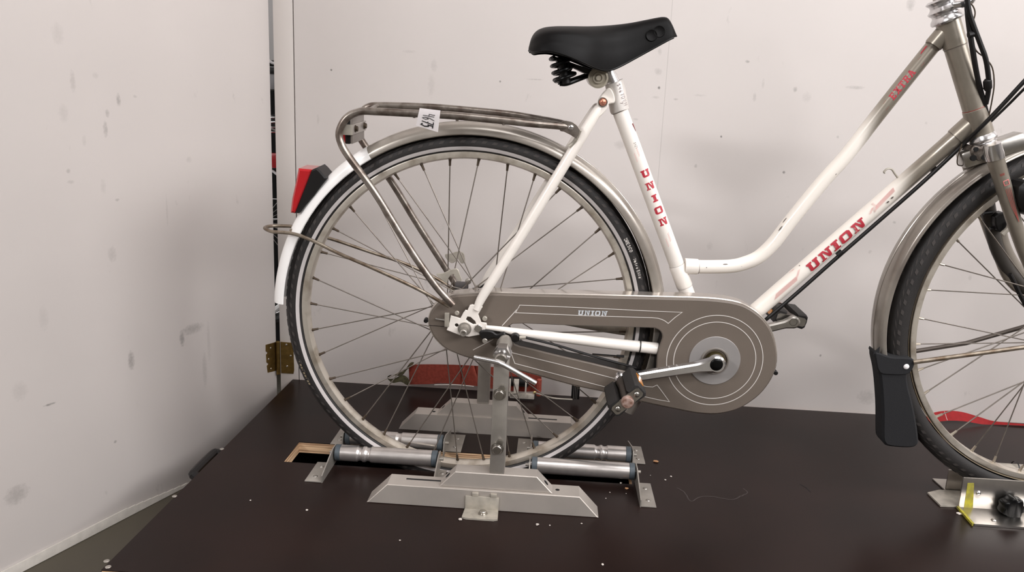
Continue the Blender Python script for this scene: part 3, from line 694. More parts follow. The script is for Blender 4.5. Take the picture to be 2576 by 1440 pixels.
bt = [W(x, y, yy) for x, y, yy in [(2325, 1066, .39), (2355, 1062, .39), (2390, 1059, .40), (2430, 1061, .41), (2470, 1068, .415), (2505, 1069, .42), (2560, 1071, .42), (2640, 1076, .42)]]
sheet(tp, bt, .002, M_strap2, 'webbing', t, T1)
bm = NB(); tube(bm, [W(2376, 1036, .405) - T1, W(2383, 1058, .385) - T1], .0006, 6); obj('stitch_line', bm, M_cream, t)
bit('plastic_scrap', 2573, 1050, 0.008, mat('pale_blue_plastic', (120, 176, 190), 0.4), 'pale blue scrap at the wall right of the red strap', 'scrap', None, 0.8)

# ================================================================== FRONT WHEEL STAND
t = thing('wheel_chock', 'aluminium front wheel chock with black star knob and yellow paint mark', 'wheel stand', (1.1, 0, 0))
T2 = Vector((1.1, 0, 0))
fz = 0.061
pf = W(2422, 1200, -.038); x0 = pf.x - T2.x; fz = pf.z
bm = NB(); box(bm, (x0, -.0415, .002), (x0 + .5, -.038, fz), bev=.0008); fp = obj('front_plate', bm, M_alu, t)
bm = NB(); ft = [(x0, -.04), (x0 - .005, -.106), (x0 + .5, -.106), (x0 + .5, -.04)]; slab(bm, ft, .004, .0005, ch=.0006, mp=lambda x, y, z: Vector((x, z, y))); obj('foot_plate', bm, M_alu, t)
ym = [(lambda v: (v.x - T2.x, v.z))(W(a, b, -.0417)) for a, b in [(2434, 1216), (2450, 1216), (2447, 1284), (2424, 1284)]]
bm = NB(); slab(bm, ym, -.0422, -.0416); obj('yellow_mark', bm, M_yellow, t)
bm = NB(); box(bm, (-.0022, 0, 0), (.0022, .07, .0045)); 
dv = Vector((x0 - .005, -.106, 0)) - Vector((x0, -.0395, 0)); an = math.atan2(dv.x, -dv.y)
for v in bm.verts:
    y_ = v.co.y; v.co = Vector((x0 + dv.x * (y_ / .07) + v.co.x, -.0395 + dv.y * (y_ / .07), v.co.z + .0004))
obj('yellow_edge', bm, M_yellow, t)
kb = W(2545, 1277, -.06); kb = Vector((kb.x - T2.x, -.0415, kb.z)); bm = NB()
nl = 7; rows = []
for (h, s) in ((0, .7), (.004, .96), (.006, 1.0), (.019, 1.0), (.023, .93), (.0245, .8)):
    rows.append([bm.verts.new(kb + Vector((math.cos(a) * s * .0205 * (1 + .09 * math.cos(nl * a)), -h - .004, math.sin(a) * s * .0205 * (1 + .09 * math.cos(nl * a))))) for a in [2 * PI * k / 56 for k in range(56)]])
for a, b in zip(rows[:-1], rows[1:]):
    for k in range(56): bm.faces.new((a[k], a[(k + 1) % 56], b[(k + 1) % 56], b[k]))
bm.faces.new(rows[0]); bm.faces.new(rows[-1]); obj('star_knob', bm, M_blackgloss, t)
for (px, py, yy) in [(2461, 1241, -.0415)]:
    p = W(px, py, yy) - T2; bm = NB(); dome(bm, p, YM, .0048, .004, 12); obj('rivet', bm, M_chrome, t)
p = WZ(2500, 1310, .004) - T2; bm = NB(); dome(bm, p, (0, 0, 1), .005, .0035, 12); obj('screw', bm, M_dullchrome, t)
# inner slider angle
sx = W(2380, 1237, -.012).x - T2.x; sz = W(2388, 1183, 0.032).z
a1 = WZ(2333, 1240, .003) - T2; a2 = WZ(2366, 1273, .003) - T2; a3 = WZ(2424, 1275, .003) - T2
bm = NB(); slab(bm, [(a1.x, a1.y), (a2.x, a2.y), (a3.x, a3.y), (a3.x + .3, a3.y), (a3.x + .3, .03), (a1.x + .03, .03)], .0032, .0006, ch=.0005, mp=lambda x, y, z: Vector((x, z, y))); obj('slider_foot', bm, M_ivory, t)
p = W(2378, 1237, 0.032) - T2; bm = NB(); box(bm, (p.x - .0, .032, .003), (p.x + .4, .035, sz), bev=.0006); obj('slider_web', bm, M_alu, t)
bm = NB(); b1 = WZ(2345, 1206, .001) - T2; b2 = WZ(2378, 1236, .001) - T2; slab(bm, [(b1.x, b1.y), (b2.x, b2.y), (b2.x + .3, b2.y + .0), (b2.x + .3, b1.y)], .0028, .0006, mp=lambda x, y, z: Vector((x, z, y))); obj('rear_foot', bm, M_steel2, t)
bm = NB(); p = W(2500, 1182, .065) - T2; cyl(bm, Vector((p.x, .065, p.z)), (1, 0, 0), .014, 0, .45, 24, .002); obj('roller', bm, M_ivory, t)
bm = NB(); p = W(2562, 1190, .05) - T2; lathe(bm, [(.0146, 0), (.0146, .003)], frame_to(Vector((p.x, .065, p.z + .002)), (1, 0, 0)), 24); obj('roller_joint', bm, M_black, t)
bit('crumb', 2412, 1294, .005, M_crumb, 'grey blob of glue on the deck by the yellow chock corner', 'crumb', None, .3)

# ================================================================== THE BICYCLE
bike = thing('bicycle', 'white and grey city bicycle with chain case clamped on the dark platform', 'bicycle')
bike.matrix_world = BM
def V(px, py, y=0.0): return B(px, py, y)
def XZ(px, py, y=0.0): v = B(px, py, y); return v.x, v.z

def wheel(cx, cz, y0, rt, rs, rfl, bed, stripe_m, stripe_r, phase, signf, nip_m, tyre_name_label, hub_r, off, fh=0.030):
    C = Vector((cx, y0, cz)); MW = Matrix.Translation(C) @ Matrix.Rotation(PI / 2, 4, 'X')   # lathe axis along -Y
    # tyre
    bm = NB(); pr = []
    for k in range(22):
        a = -2.35 + 4.7 * k / 21; rad = rt - rs + rs * math.cos(a) * 1.0; h = rs * math.sin(a)
        pr.append((rad, h))
    lathe(bm, pr, MW, 160); ty = obj('tyre', bm, M_rubber, bike, ang=60)
    # relief on the shoulder: little slanted bars
    bm = NB(); rc = rt - rs
    def sw(th, phi, lift=.0005):    # point on the tyre: wheel angle, section angle (0 crown, + towards camera)
        r_ = rc + (rs + lift) * math.cos(phi); return C + Vector((r_ * math.cos(th), -(rs + lift) * math.sin(phi), r_ * math.sin(th)))
    nb = 110
    for k in range(nb):
        th = 2 * PI * k / nb; d = 2 * PI / nb
        for (pa, pb, sh) in ((.86, 1.02, .55), (1.16, 1.42, .2), (-.95, -.7, .3)):
            quad_on(bm, ((0, pa), (.42, pa), (.42 + sh, pb), (sh, pb)), lambda u, v: sw(th + u * d, v, .0007), 1, 1)
        quad_on(bm, ((0, -.16), (.7, -.16), (.7, .16), (0, .16)), lambda u, v: sw(th + u * d, v, .0009), 1, 1)
    o = obj('tread_bars', bm, M_rubber2, ty); o['kind'] = 'stuff'
    # reflective line on the wall facing us and its twin
    for s in (1, -1):
        bm = NB(); q = []
        for rr_ in stripe_r:
            cph = max(-1, min(1, (rr_ - rc) / (rs + .0004))); ph = math.acos(cph); q.append((rc + (rs + .0005) * math.cos(ph), (rs + .0005) * math.sin(ph) * s))
        q = [q[0], ((q[0][0] + q[1][0]) / 2, (q[0][1] + q[1][1]) / 2 + .0003 * s), q[1]]
        lathe(bm, q, MW, 160); obj('reflective_line', bm, stripe_m, ty)
    # rim
    bm = NB(); w = .0125
    pr = [(rfl, w), (rfl - .0015, w + .0006), (rfl - .010, w + .0002), (bed + .002, w * .62), (bed, w * .3), (bed, -w * .3), (bed + .002, -w * .62), (rfl - .010, -w - .0002), (rfl - .0015, -w - .0006), (rfl, -w), (rfl - .003, -w + .0016), (bed + .004, -w * .3), (bed + .004, w * .3), (rfl - .003, w - .0016)]
    lathe(bm, pr, MW, 144, close=True); rim = obj('rim', bm, M_rim, bike, ang=50)
    # hub
    bm = NB(); lathe(bm, [(0, -fh - .012), (.012, -fh - .012), (.014, -fh - .003), (hub_r + .004, -fh - .003), (hub_r + .004, -fh + .001), (hub_r * .62, -fh + .006), (hub_r * .6, fh - .006), (hub_r + .004, fh - .001), (hub_r + .004, fh + .003), (.014, fh + .003), (.012, fh + .012), (0, fh + .012)], MW, 40)
    hub = obj('hub', bm, M_dullchrome, bike)
    bm = NB(); lathe(bm, [(0, -.075), (.0048, -.075), (.0048, .085), (0, .085)], MW, 12); obj('axle', bm, M_steel2, hub)
    for i in range(36):
        th = math.radians(phase + i * 10); s = 1 if signf(i) else -1
        side = 1 if i % 2 == 0 else -1
        n0 = C + Vector((bed * math.cos(th), -side * .0015, bed * math.sin(th)))
        d_in = Vector((-math.cos(th), 0, -math.sin(th))); perp = Vector((-math.sin(th), 0, math.cos(th)))
        bta = math.acos(min(1, off / (hub_r + .001)))
        # anchor on the flange: tangent foot
        foot = C + perp * (off * s) * 1.0 + d_in * (-(math.sqrt(max(0, hub_r ** 2 - off ** 2))) * .2)
        foot.y = y0 - side * fh
        d = (foot - n0).normalized()
        bm = NB(); tube(bm, [n0 + d * .004, foot], .00115, 6); sp = obj('spoke', bm, M_spoke, bike)
        bm = NB(); tube(bm, [n0 - d * .001, n0 + d * .004, n0 + d * .0125], [.0034, .0024, .0021], 8); obj('nipple', bm, nip_m, sp)
    return C, sw
# measured: rear spokes pass the hub alternately in pairs
Crear, sw_r = wheel(0, 0, 0, .349, .0185, .317, .3035, M_reflex, (.3205, .3268), 87.6, lambda i: (i // 2) % 2 == 0, M_nip, None, .0445, .043)
FY0 = -.04; FCX, FCZ = 1.126, .056
Cfr, sw_f = wheel(FCX, FCZ, FY0, .352, .0195, .313, .3015, M_gold, (.3145, .3165), 160.0, lambda i: ((i + 0) // 2) % 2 == 1, M_nip2, None, .045, .043)

# --- lettering on the rear tyre
def tyre_text(word, px, py, h, w, parent, M_, dirn=-1, phi=None):
    p = V(px, py, -.014); th0 = math.atan2(p.z, p.x); r0 = math.hypot(p.x, p.z); rc = .349 - .0185
    ph0 = math.acos(max(-1, min(1, (r0 - rc) / .0185)))
    fn = lambda u, v: sw_r(th0 + dirn * u / r0, ph0 - v / .0185, .0007)
    bm = NB(); stroke_text(bm, word, 0, 0, h, fn, w); return obj('tyre_lettering', bm, M_, parent)
tyre_o = [o for o in bike.children if o.name.startswith('tyre')][0]
tyre_text('DRESCO', 1569, 602, .0058, .0011, tyre_o, M_cream)
tyre_text('Metro Elite', 1592, 652, .0052, .0010, tyre_o, M_cream)
p = V(766, 905, -.014)
bm = NB(); th0 = math.atan2(p.z, p.x)
for k in range(9):
    quad_on(bm, ((0, 0), (.0042, 0), (.0042, .0045), (0, .0045)) if k % 3 else ((0, .001), (.002, .001), (.002, .004), (0, .004)), lambda u, v: sw_r(th0 + (u + k * .0058) / .33, 1.25 - v / .0185, .0006), 1, 1)
obj('tyre_moulding_marks', bm, M_gold, tyre_o)

# --- fenders
def fender(name, cx, cz, y0, rl, rc_, hw, a0, a1, M_, parent, n=90, th=.0016, rise=None):
    bm = NB(); sec = []
    for k in range(13):
        t_ = -1 + 2 * k / 12; sec.append((hw * math.sin(t_ * PI / 2) if abs(t_) < 1 else hw * t_, rl + (rc_ - rl) * math.cos(t_ * PI / 2) ** .8 if abs(t_) < 1 else rl))
    inner = [(y * .94, r - th) for y, r in sec[::-1]]
    loop = sec + inner; rings = []
    for i in range(n + 1):
        a = math.radians(a0 + (a1 - a0) * i / n)
        rings.append([bm.verts.new((cx + r * math.cos(a), y0 + y, cz + r * math.sin(a))) for y, r in loop])
    m = len(loop)
    for a, b in zip(rings[:-1], rings[1:]):
        for k in range(m): bm.faces.new((a[k], a[(k + 1) % m], b[(k + 1) % m], b[k]))
    bm.faces.new(rings[0]); bm.faces.new(rings[-1][::-1])
    return obj(name, bm, M_, parent, ang=40)
rf = fender('fender', .002, -.003, 0, .3520, .3735, .0265, -28, 121, M_fender, bike)
fender('white_fender_tail', .002, -.003, 0, .3518, .3738, .0268, 121, 176.8, M_fenderw, bike, 40)['label'] = 'white tail section of the rear fender'
for s in (-1, 1):   # pressed bead lines
    bm = NB(); tube(bm, [Vector((.002 + .3722 * math.cos(math.radians(a)), s * .0085, -.003 + .3722 * math.sin(math.radians(a)))) for a in range(-28, 121, 2)], .0009, 6); obj('bead', bm, M_caserim, rf)
ff = fender('fender', 1.089, .0685, FY0, .3285, .3400, .0275, 60, 196, M_fender, bike)
bm = NB(); tube(bm, [Vector((1.089 + .3404 * math.cos(math.radians(a)), FY0 + .001, .0685 + .3398 * math.sin(math.radians(a)))) for a in range(62, 196, 2)], .0011, 6); obj('bead', bm, M_caserim, ff)
# mud flap on the front fender
fl = [XZ(*p, FY0 - .034) for p in [(2206, 886), (2205, 905), (2212, 938), (2217, 985), (2220, 1040), (2220, 1100), (2224, 1116), (2234, 1124), (2266, 1128), (2295, 1128), (2308, 1122), (2312, 1108), (2306, 1060), (2296, 1010), (2287, 975), (2284, 945), (2292, 930), (2297, 915), (2296, 905), (2278, 903), (2240, 900), (2205, 896)]]
bm = NB(); slab(bm, smooth2(fl, 3), FY0 - .034, FY0 - .002, ch=.004); obj('mud_flap', bm, M_cloth, bike)['label'] = 'black flexible mud flap'
bm = NB(); fb = [XZ(*p, FY0 - .036) for p in [(2204, 888), (2203, 906), (2212, 938), (2240, 944), (2282, 943), (2298, 926), (2299, 906), (2278, 901), (2240, 899)]]; slab(bm, smooth2(fb, 3), FY0 - .0365, FY0 - .030, ch=.002); fbn = obj('flap_band', bm, M_cloth, bike)
bm = NB(); dome(bm, V(2280, 923, FY0 - .0365), YM, .0052, .003, 16); obj('rivet', bm, M_paper, fbn)

# --- frame tubes
def part(name, bm, M_, label=None, parent=None, ang=32):
    o = obj(name, bm, M_, parent or bike, ang=ang)
    if label: o['label'] = label
    return o
seat_top, seat_bot = V(1557, 272), V(1790, 905)
BB = seat_bot
part('seat_tube', tube(NB(), [seat_top, seat_bot], .0139, 32), M_white)
# seat lug with pinch lobe
dirS = (seat_bot - seat_top).normalized()
lt, lb = V(1545, 207), V(1559, 279)
part('seat_lug', tube(NB(), [lt, lt + dirS * .0015, lb - dirS * .001, lb], [.0158, .0168, .0168, .0158], 32), mat('dull_white_lug', (214, 208, 202), .4, .15, var=.08, vscale=40))
lobe = bp([(1522, 228), (1535, 222), (1545, 240), (1546, 258), (1533, 262), (1520, 270), (1506, 263), (1506, 250)], -.02)
part('lug_ear', slab(NB(), smooth2(lobe, 3), -.021, -.012, ch=.0015), M_white)
loop = [V(*p) for p in [(1728, 671), (1756, 671.5), (1798, 671.5), (1838, 670), (1868, 664), (1908, 647), (1945, 613), (1982, 565), (2026, 510), (2074, 452), (2118, 404), (2157, 356), (2200, 300), (2280, 199), (2366, 92), (2378, 77)]]
part('loop_tube', tube(NB(), catmull(loop, 6), .0128, 28), M_fade_loop)
part('loop_lug', tube(NB(), [V(1722, 670), V(1754, 671.3), V(1755.5, 671.4)], [.0150, .0146, .0134], 28), M_white)
part('lug_sleeve', tube(NB(), [V(1688, 661) - dirS * .0, V(1690, 665), V(1715, 699), V(1717, 703)][0:0] or [seat_top.lerp(seat_bot, .603), seat_top.lerp(seat_bot, .607), seat_top.lerp(seat_bot, .690), seat_top.lerp(seat_bot, .694)], [.0140, .0151, .0151, .0140], 32), M_white)
dn0, dn1 = V(1895, 789), V(2276, 458)
dnA, dnB = V(1800, 872), V(2432, 320, -.02)
down = [dnA, V(1904, 781), V(2276, 458), V(2404, 346, -.015), dnB]
part('down_tube', tube(NB(), catmull(down, 6), .0153, 32), M_fade_down)
ht, hb = V(2383, 49, -.012), V(2470, 339, -.030)
hd = (hb - ht).normalized()
part('head_tube', tube(NB(), [ht, hb], .0180, 36), M_silverpaint)
part('head_lug', tube(NB(), [ht, ht + hd * .001, ht + hd * .047, ht + hd * .048], [.0185, .0192, .0192, .0183], 36), M_silverpaint)
part('head_lug', tube(NB(), [hb - hd * .046, hb - hd * .045, hb], [.0183, .0192, .0192], 36), M_silverpaint)
part('head_lug_socket', tube(NB(), [V(2384, 72, -.012), V(2348, 114, -.006), V(2347, 115.5, -.006)], [.0150, .0147, .0134], 28), M_silverpaint)
part('head_lug_socket', tube(NB(), [V(2446, 309, -.022), V(2404, 346, -.015), V(2402.5, 347.4, -.015)], [.0175, .0170, .0158], 28), M_silverpaint)
bm = NB(); tube(bm, [hb - hd * .0475, hb - hd * .0465], .0186, 36); part('red_pinstripe', bm, M_redthin)
M_seam = mat('dark_lug_seam', (120, 110, 104), .6)
for (p_, d_, r_) in [(V(1756, 671.5), V(1798, 671.5) - V(1756, 671.5), .0132), (seat_top.lerp(seat_bot, .6035), dirS, .0143), (seat_top.lerp(seat_bot, .6925), dirS, .0143), (lb + dirS * .0006, dirS, .0146), (V(2347, 115.5, -.006), V(2347, 115.5, -.006) - V(2366, 92), .0132), (V(2403, 347, -.015), V(2276, 458) - V(2404, 346, -.015), .0158), (ht + hd * .0485, hd, .0184)]:
    d_ = d_.normalized(); part('lug_seam', tube(NB(), [p_ - d_ * .0002, p_ + d_ * .0006], r_, 32), M_seam)
# bottom bracket shell
bm = NB(); cyl(bm, Vector((BB.x, .034, BB.z)), YM, .021, 0, .068, 32, .001); part('bottom_bracket_shell', bm, M_white)
# rear triangle
def mirror(pts): return [Vector((p.x, -p.y, p.z)) for p in pts]
ss = [V(1511, 268, -.022), V(1500, 283, -.024), V(1453, 360, -.032), V(1313, 590, -.050), V(1220, 736, -.060), V(1198, 780, -.064)]
ssr = [.0065, .0092, .0098, .0094, .0088, .0066]
P_ = catmull(ss, 4); rr_ = [ssr[min(5, int(i / 4))] + (ssr[min(5, int(i / 4) + 1)] - ssr[min(5, int(i / 4))]) * ((i % 4) / 4) for i in range(len(P_))]
part('seat_stay', tube(NB(), P_, rr_, 20), M_white)
part('seat_stay', tube(NB(), mirror(P_), rr_, 20), M_white)
part('seat_stay_eye', slab(NB(), smooth2(bp([(1517, 243), (1527, 250), (1530, 263), (1524, 278), (1505, 296), (1494, 290), (1500, 268), (1507, 250)], -.026), 4), -.030, -.022, ch=.0015), M_white)
bm = NB(); lathe(bm, [(0, 0), (.0085, 0), (.0085, .0016), (.0078, .0022)], frame_to(V(1516.5, 257, -.030), YM), 20); wz_ = part('bolt_washer', bm, M_ivory)
bm = NB(); dome(bm, V(1516.5, 257, -.0315), YM, .0066, .0052, 20); part('copper_bolt', bm, M_copper, 'copper domed seat bolt')
cs = [V(1222, 824, -.064), V(1262, 829, -.062), V(1300, 836, -.058), V(1350, 843, -.054), V(1430, 852, -.049), V(1526, 864, -.044), V(1648, 877, -.038), V(1740, 890, -.03)]
csr = [.0042, .0052, .0075, .0086, .0095, .0102, .0112, .0115]
P_ = catmull(cs, 4); rr_ = [csr[min(7, int(i / 4))] + (csr[min(7, int(i / 4) + 1)] - csr[min(7, int(i / 4))]) * ((i % 4) / 4) for i in range(len(P_))]
part('chain_stay', tube(NB(), P_, rr_, 20), M_white)
P2 = [Vector((p.x, abs(p.y), p.z + .004)) for p in P_]
part('chain_stay', tube(NB(), P2, [r * 1.15 for r in rr_], 20), M_ivory)
bm = NB(); a_, b_ = V(1608, 872, -.0405), V(1610.5, 872.3, -.0405); tube(bm, [a_, b_], .0117, 20); part('chain_stay_band', bm, M_black)
# dropout
do = bp([(1134, 794), (1158, 801), (1166, 786), (1171, 780), (1176, 781), (1182, 768), (1188, 766), (1214, 772), (1203, 791), (1211, 811), (1224, 813), (1227, 827), (1213, 832), (1207, 842), (1180, 847), (1157, 843), (1124, 830), (1127, 822), (1132, 807)], -.064)
dh = [circ(*XZ(1149, 818, -.064), .0036, 14), bp([(1172, 804), (1176, 796), (1184, 797), (1196, 808), (1198, 815), (1190, 816), (1178, 809)], -.064)]
part('dropout', slab(NB(), do, -.0665, -.0625, dh, ch=.0006), M_white)
part('dropout', slab(NB(), do, .0625, .0665, dh), M_silverpaint)
bm = NB(); c_ = V(1177, 820, -.0665); ax = Vector((0, 0, 0)); ax = Vector((.0, -.0, .0))
A0 = Vector((.0, -.0665, .0)); 
bm = NB(); lathe(bm, [(0, 0), (.0125, 0), (.0125, .0018), (.0095, .002), (.0088, .006), (.0088, .014), (0, .014)], frame_to(A0, YM), 6 * 4); part('axle_nut', bm, M_steel2)
bm = NB(); lathe(bm, [(.0062, 0), (.0066, .001), (.0066, .013), (.0055, .014), (.004, .014), (.0038, .009), (0, .009)], frame_to(A0 + Vector((0, -.013, 0)), YM), 20); part('axle_end', bm, M_steel2)
bm = NB(); cyl(bm, V(1203, 826, -.0665), YM, .0075, 0, .0035, 20, .0008); part('washer', bm, M_chrome)
bm = NB(); cyl(bm, V(1120, 806, -.062), (-1, 0, .1), .0022, 0, .018, 8); part('chain_adjuster', bm, M_dullchrome)
bm = NB(); box(bm, V(1121, 812, -.066) - Vector((.002, .002, .008)), V(1126, 806, -.066) + Vector((.003, .004, .014)), bev=.001); part('adjuster_cap', bm, M_ivory)
bm = NB(); cyl(bm, V(1220, 800, -.058), YM, .0045, 0, .007, 14, .001); part('guard_screw', bm, M_ivory)
bm = NB(); cyl(bm, V(1150, 787, -.069), YM, .0042, 0, .004, 14, .001); part('stay_bolt', bm, M_ivory)
# black rubber of the folded prop bracket and cable adjuster under the stay
bk = bp([(1208, 833), (1236, 832), (1250, 840), (1268, 836), (1272, 846), (1256, 852), (1240, 850), (1222, 856), (1209, 848)], -.07)
part('prop_bracket', slab(NB(), smooth2(bk, 3), -.074, -.060, ch=.002), M_black)
bm = NB(); cyl(bm, V(1220, 856, -.07), YM, .0048, -.004, .006, 12, .001); part('bracket_bolt', bm, M_steel2)
bm = NB(); cyl(bm, V(1296, 848, -.066), YM, .0085, -.006, .008, 16, .002); part('cable_clamp', bm, M_black)
bm = NB(); tube(bm, [V(1306, 850, -.07), V(1322, 850, -.068)], .0032, 10); part('cable_ferrule', bm, M_ivory)
bm = NB(); tube(bm, catmull([V(1322, 850, -.066), V(1400, 869, -.060), V(1480, 893, -.056), V(1560, 915, -.05), V(1600, 926, -.04)], 5), .0024, 8); part('shift_cable', bm, M_black)
bm = NB(); tube(bm, catmull([V(1490, 891, -.03), V(1530, 894, -.03), V(1566, 897, -.03)], 4), .0013, 6); tube(bm, [V(1551, 896, -.03), V(1570, 897, -.03)], .0026, 8); part('lighting_cable', bm, M_black)

# --- chain case
CY = -.054
co = bp([(1238, 737), (1300, 739), (1390, 741), (1480, 743), (1600, 746), (1700, 748.5), (1780, 751), (1842, 758), (1880, 770), (1915, 794), (1938, 822), (1952, 855), (1958, 890), (1956, 925), (1943, 958), (1920, 990), (1892, 1014), (1855, 1035), (1805, 1046), (1755, 1044), (1705, 1035), (1620, 1017), (1538, 995), (1437, 973), (1340, 946), (1260, 925), (1180, 905), (1145, 893), (1118, 880), (1098, 862), (1084, 842), (1076, 820), (1076, 800), (1084, 780), (1100, 762), (1122, 749), (1150, 741)], CY)
co = smooth2(co, 3)
win = smooth2(bp([(1290, 817), (1400, 820), (1480, 822.5), (1630, 827), (1650, 829), (1661, 836), (1665, 848), (1661, 864), (1653, 890), (1650, 925), (1648, 950), (1620, 946), (1579, 936), (1490, 914), (1400, 893), (1340, 878), (1296, 866), (1286, 842)], CY), 3)
winb = inset(win, -.003)
part('case_liner', slab(NB(), inset(win, -.0032), CY + .005, CY + .033, [inset(win, -.0006)]), M_black)
part('chain_case', slab(NB(), co, CY + .006, CY + .034, [winb], ch=.0015), M_caserim, 'silver back shell of the chain case')
ci = inset(co, .0034)
cover = part('chain_case_cover', slab(NB(), ci, CY, CY + .0065, [inset(win, -.001)], ch=.0018), M_case, 'grey brown chain case cover with cream lines')
fnC = lambda u, v: Vector((u, CY - .0004, v))
def case_line(name, pts, w, M_, closed=False, sm=0):
    p = bp(pts, CY)
    bm = NB(); ribbon(bm, p, w, fnC, closed); return obj(name, bm, M_, cover)
case_line('cream_line', [(1307.5, 768), (1400, 771.5), (1540, 778), (1630, 782.5), (1716, 786), (1698, 799), (1681, 814), (1673, 808), (1665, 804), (1655, 801), (1640, 799.5), (1480, 795), (1380, 790.5), (1297, 787)], .0014, M_cream, True)
case_line('cream_line', [(1285, 887), (1400, 915), (1540, 951), (1562, 957), (1627, 973), (1642, 974), (1653, 969), (1668, 989), (1684, 1011), (1655, 1006), (1624, 999), (1550, 981), (1400, 942), (1295, 914.5)], .0014, M_cream, True)
case_line('seam', [(1306, 773), (1263, 820)], .0016, M_cream); case_line('seam', [(1241, 854), (1190, 881)], .0012, M_cream)
case_line('seam', [(1078, 819), (1120, 822)], .001, M_black)
cc = XZ(1797.5, 908, CY)
for r_ in (.0885, .0755):
    bm = NB(); ribbon(bm, circ(cc[0], cc[1], r_, 96), .0015, fnC, True); obj('cream_circle', bm, M_cream, cover)
bm = NB(); slab(bm, circ(cc[0], cc[1], .0475, 64), CY - .0014, CY + .001, [circ(cc[0] - .001, cc[1] + .001, .0235, 32)], ch=.0007); part('case_disc', bm, mat('pale_grey_disc', (150, 146, 144), .4, .2), 'pale grey disc round the crank hole')
bm = NB(); slab(bm, circ(cc[0], cc[1], .0262, 40), CY - .0035, CY - .001, [circ(cc[0], cc[1], .0225, 32)], ch=.0008); part('hole_rim', bm, mat('disc_lip', (120, 114, 108), .4), None)
bm = NB(); lathe(bm, [(.0235, 0), (.019, .004), (.0185, .016), (.012, .018), (0, .018)], frame_to(Vector((cc[0], CY + .006, cc[1])), YM), 32); part('bearing_cup', bm, mat('greasy_brass', (110, 98, 66), .35, .8, var=.4, vscale=90))
bm = NB()
p0, p1 = XZ(1453, 793, CY), XZ(1526, 795, CY)
an_ = math.atan2(p1[1] - p0[1], p1[0] - p0[0]); ca, sa = math.cos(an_), math.sin(an_); Lw = math.hypot(p1[0] - p0[0], p1[1] - p0[1])
slab_text(bm, 'UNION', 0, 0, .0092, Lw / 5.25, Lw / 5.25 * .17, lambda u, v: Vector((p0[0] + u * ca - v * sa, CY - .0005, p0[1] + u * sa + v * ca)), .12); obj('case_lettering', bm, M_pale, cover)
for (px, py) in [(1072, 806), (1950, 937)]:
    bm = NB(); cyl(bm, V(px, py, CY + .012), YM, .0042, -.006, .006, 12, .001); part('case_clip', bm, M_black)

# --- cranks and pedals
bcr = V(1803, 917, -.088)
def bar2(pA, pB, wA, wB, rA, rB):
    """outline of a crank arm in x,z: two round ends joined by a tapered bar"""
    a = Vector((pA.x, pA.z)); b = Vector((pB.x, pB.z)); d = (b - a).normalized(); n_ = Vector((-d.y, d.x)); out = []
    an = math.atan2(d.y, d.x)
    for k in range(13):
        t_ = an + PI * .72 + 2 * PI * .64 * 0 + (2 * PI - 2 * PI * .72) * 0
    for k in range(17):
        t_ = an + math.radians(50) + math.radians(260) * k / 16; out.append((a.x + rA * math.cos(t_), a.y + rA * math.sin(t_)))
    q = a + d * (rA + .018) - n_ * wA; out.append((q.x, q.y)); q = b - d * (rB + .006) - n_ * wB; out.append((q.x, q.y))
    for k in range(13):
        t_ = an - math.radians(115) + math.radians(230) * k / 12; out.append((b.x + rB * math.cos(t_), b.y + rB * math.sin(t_)))
    q = b - d * (rB + .006) + n_ * wB; out.append((q.x, q.y)); q = a + d * (rA + .018) + n_ * wA; out.append((q.x, q.y))
    return out
pe = V(1563, 955, -.088)
arm = part('crank_arm', slab(NB(), bar2(bcr, pe, .0088, .0078, .0162, .0125), -.094, -.080, ch=.003), M_chrome)
bm = NB(); dome(bm, V(1802.5, 918, -.094), YM, .0118, .0035, 28); obj('dust_cap', bm, M_blackgloss, arm)
bcf = Vector((BB.x, .072, BB.z)); pf2 = V(1996, 811, .088)
arm2 = part('crank_arm', slab(NB(), bar2(Vector((BB.x, .08, BB.z)), pf2, .0088, .0080, .0162, .0125), .082, .095, ch=.003), M_dullchrome)
bm = NB(); lathe(bm, [(.0078, 0), (.0072, .0008), (.0068, -.004), (0, -.003)], frame_to(V(1996, 811, .082), YM), 20); obj('pedal_thread', bm, mat('dark_thread_recess', (70, 62, 52), .5, .5), arm2)  # thread recess coloured darker than the arm
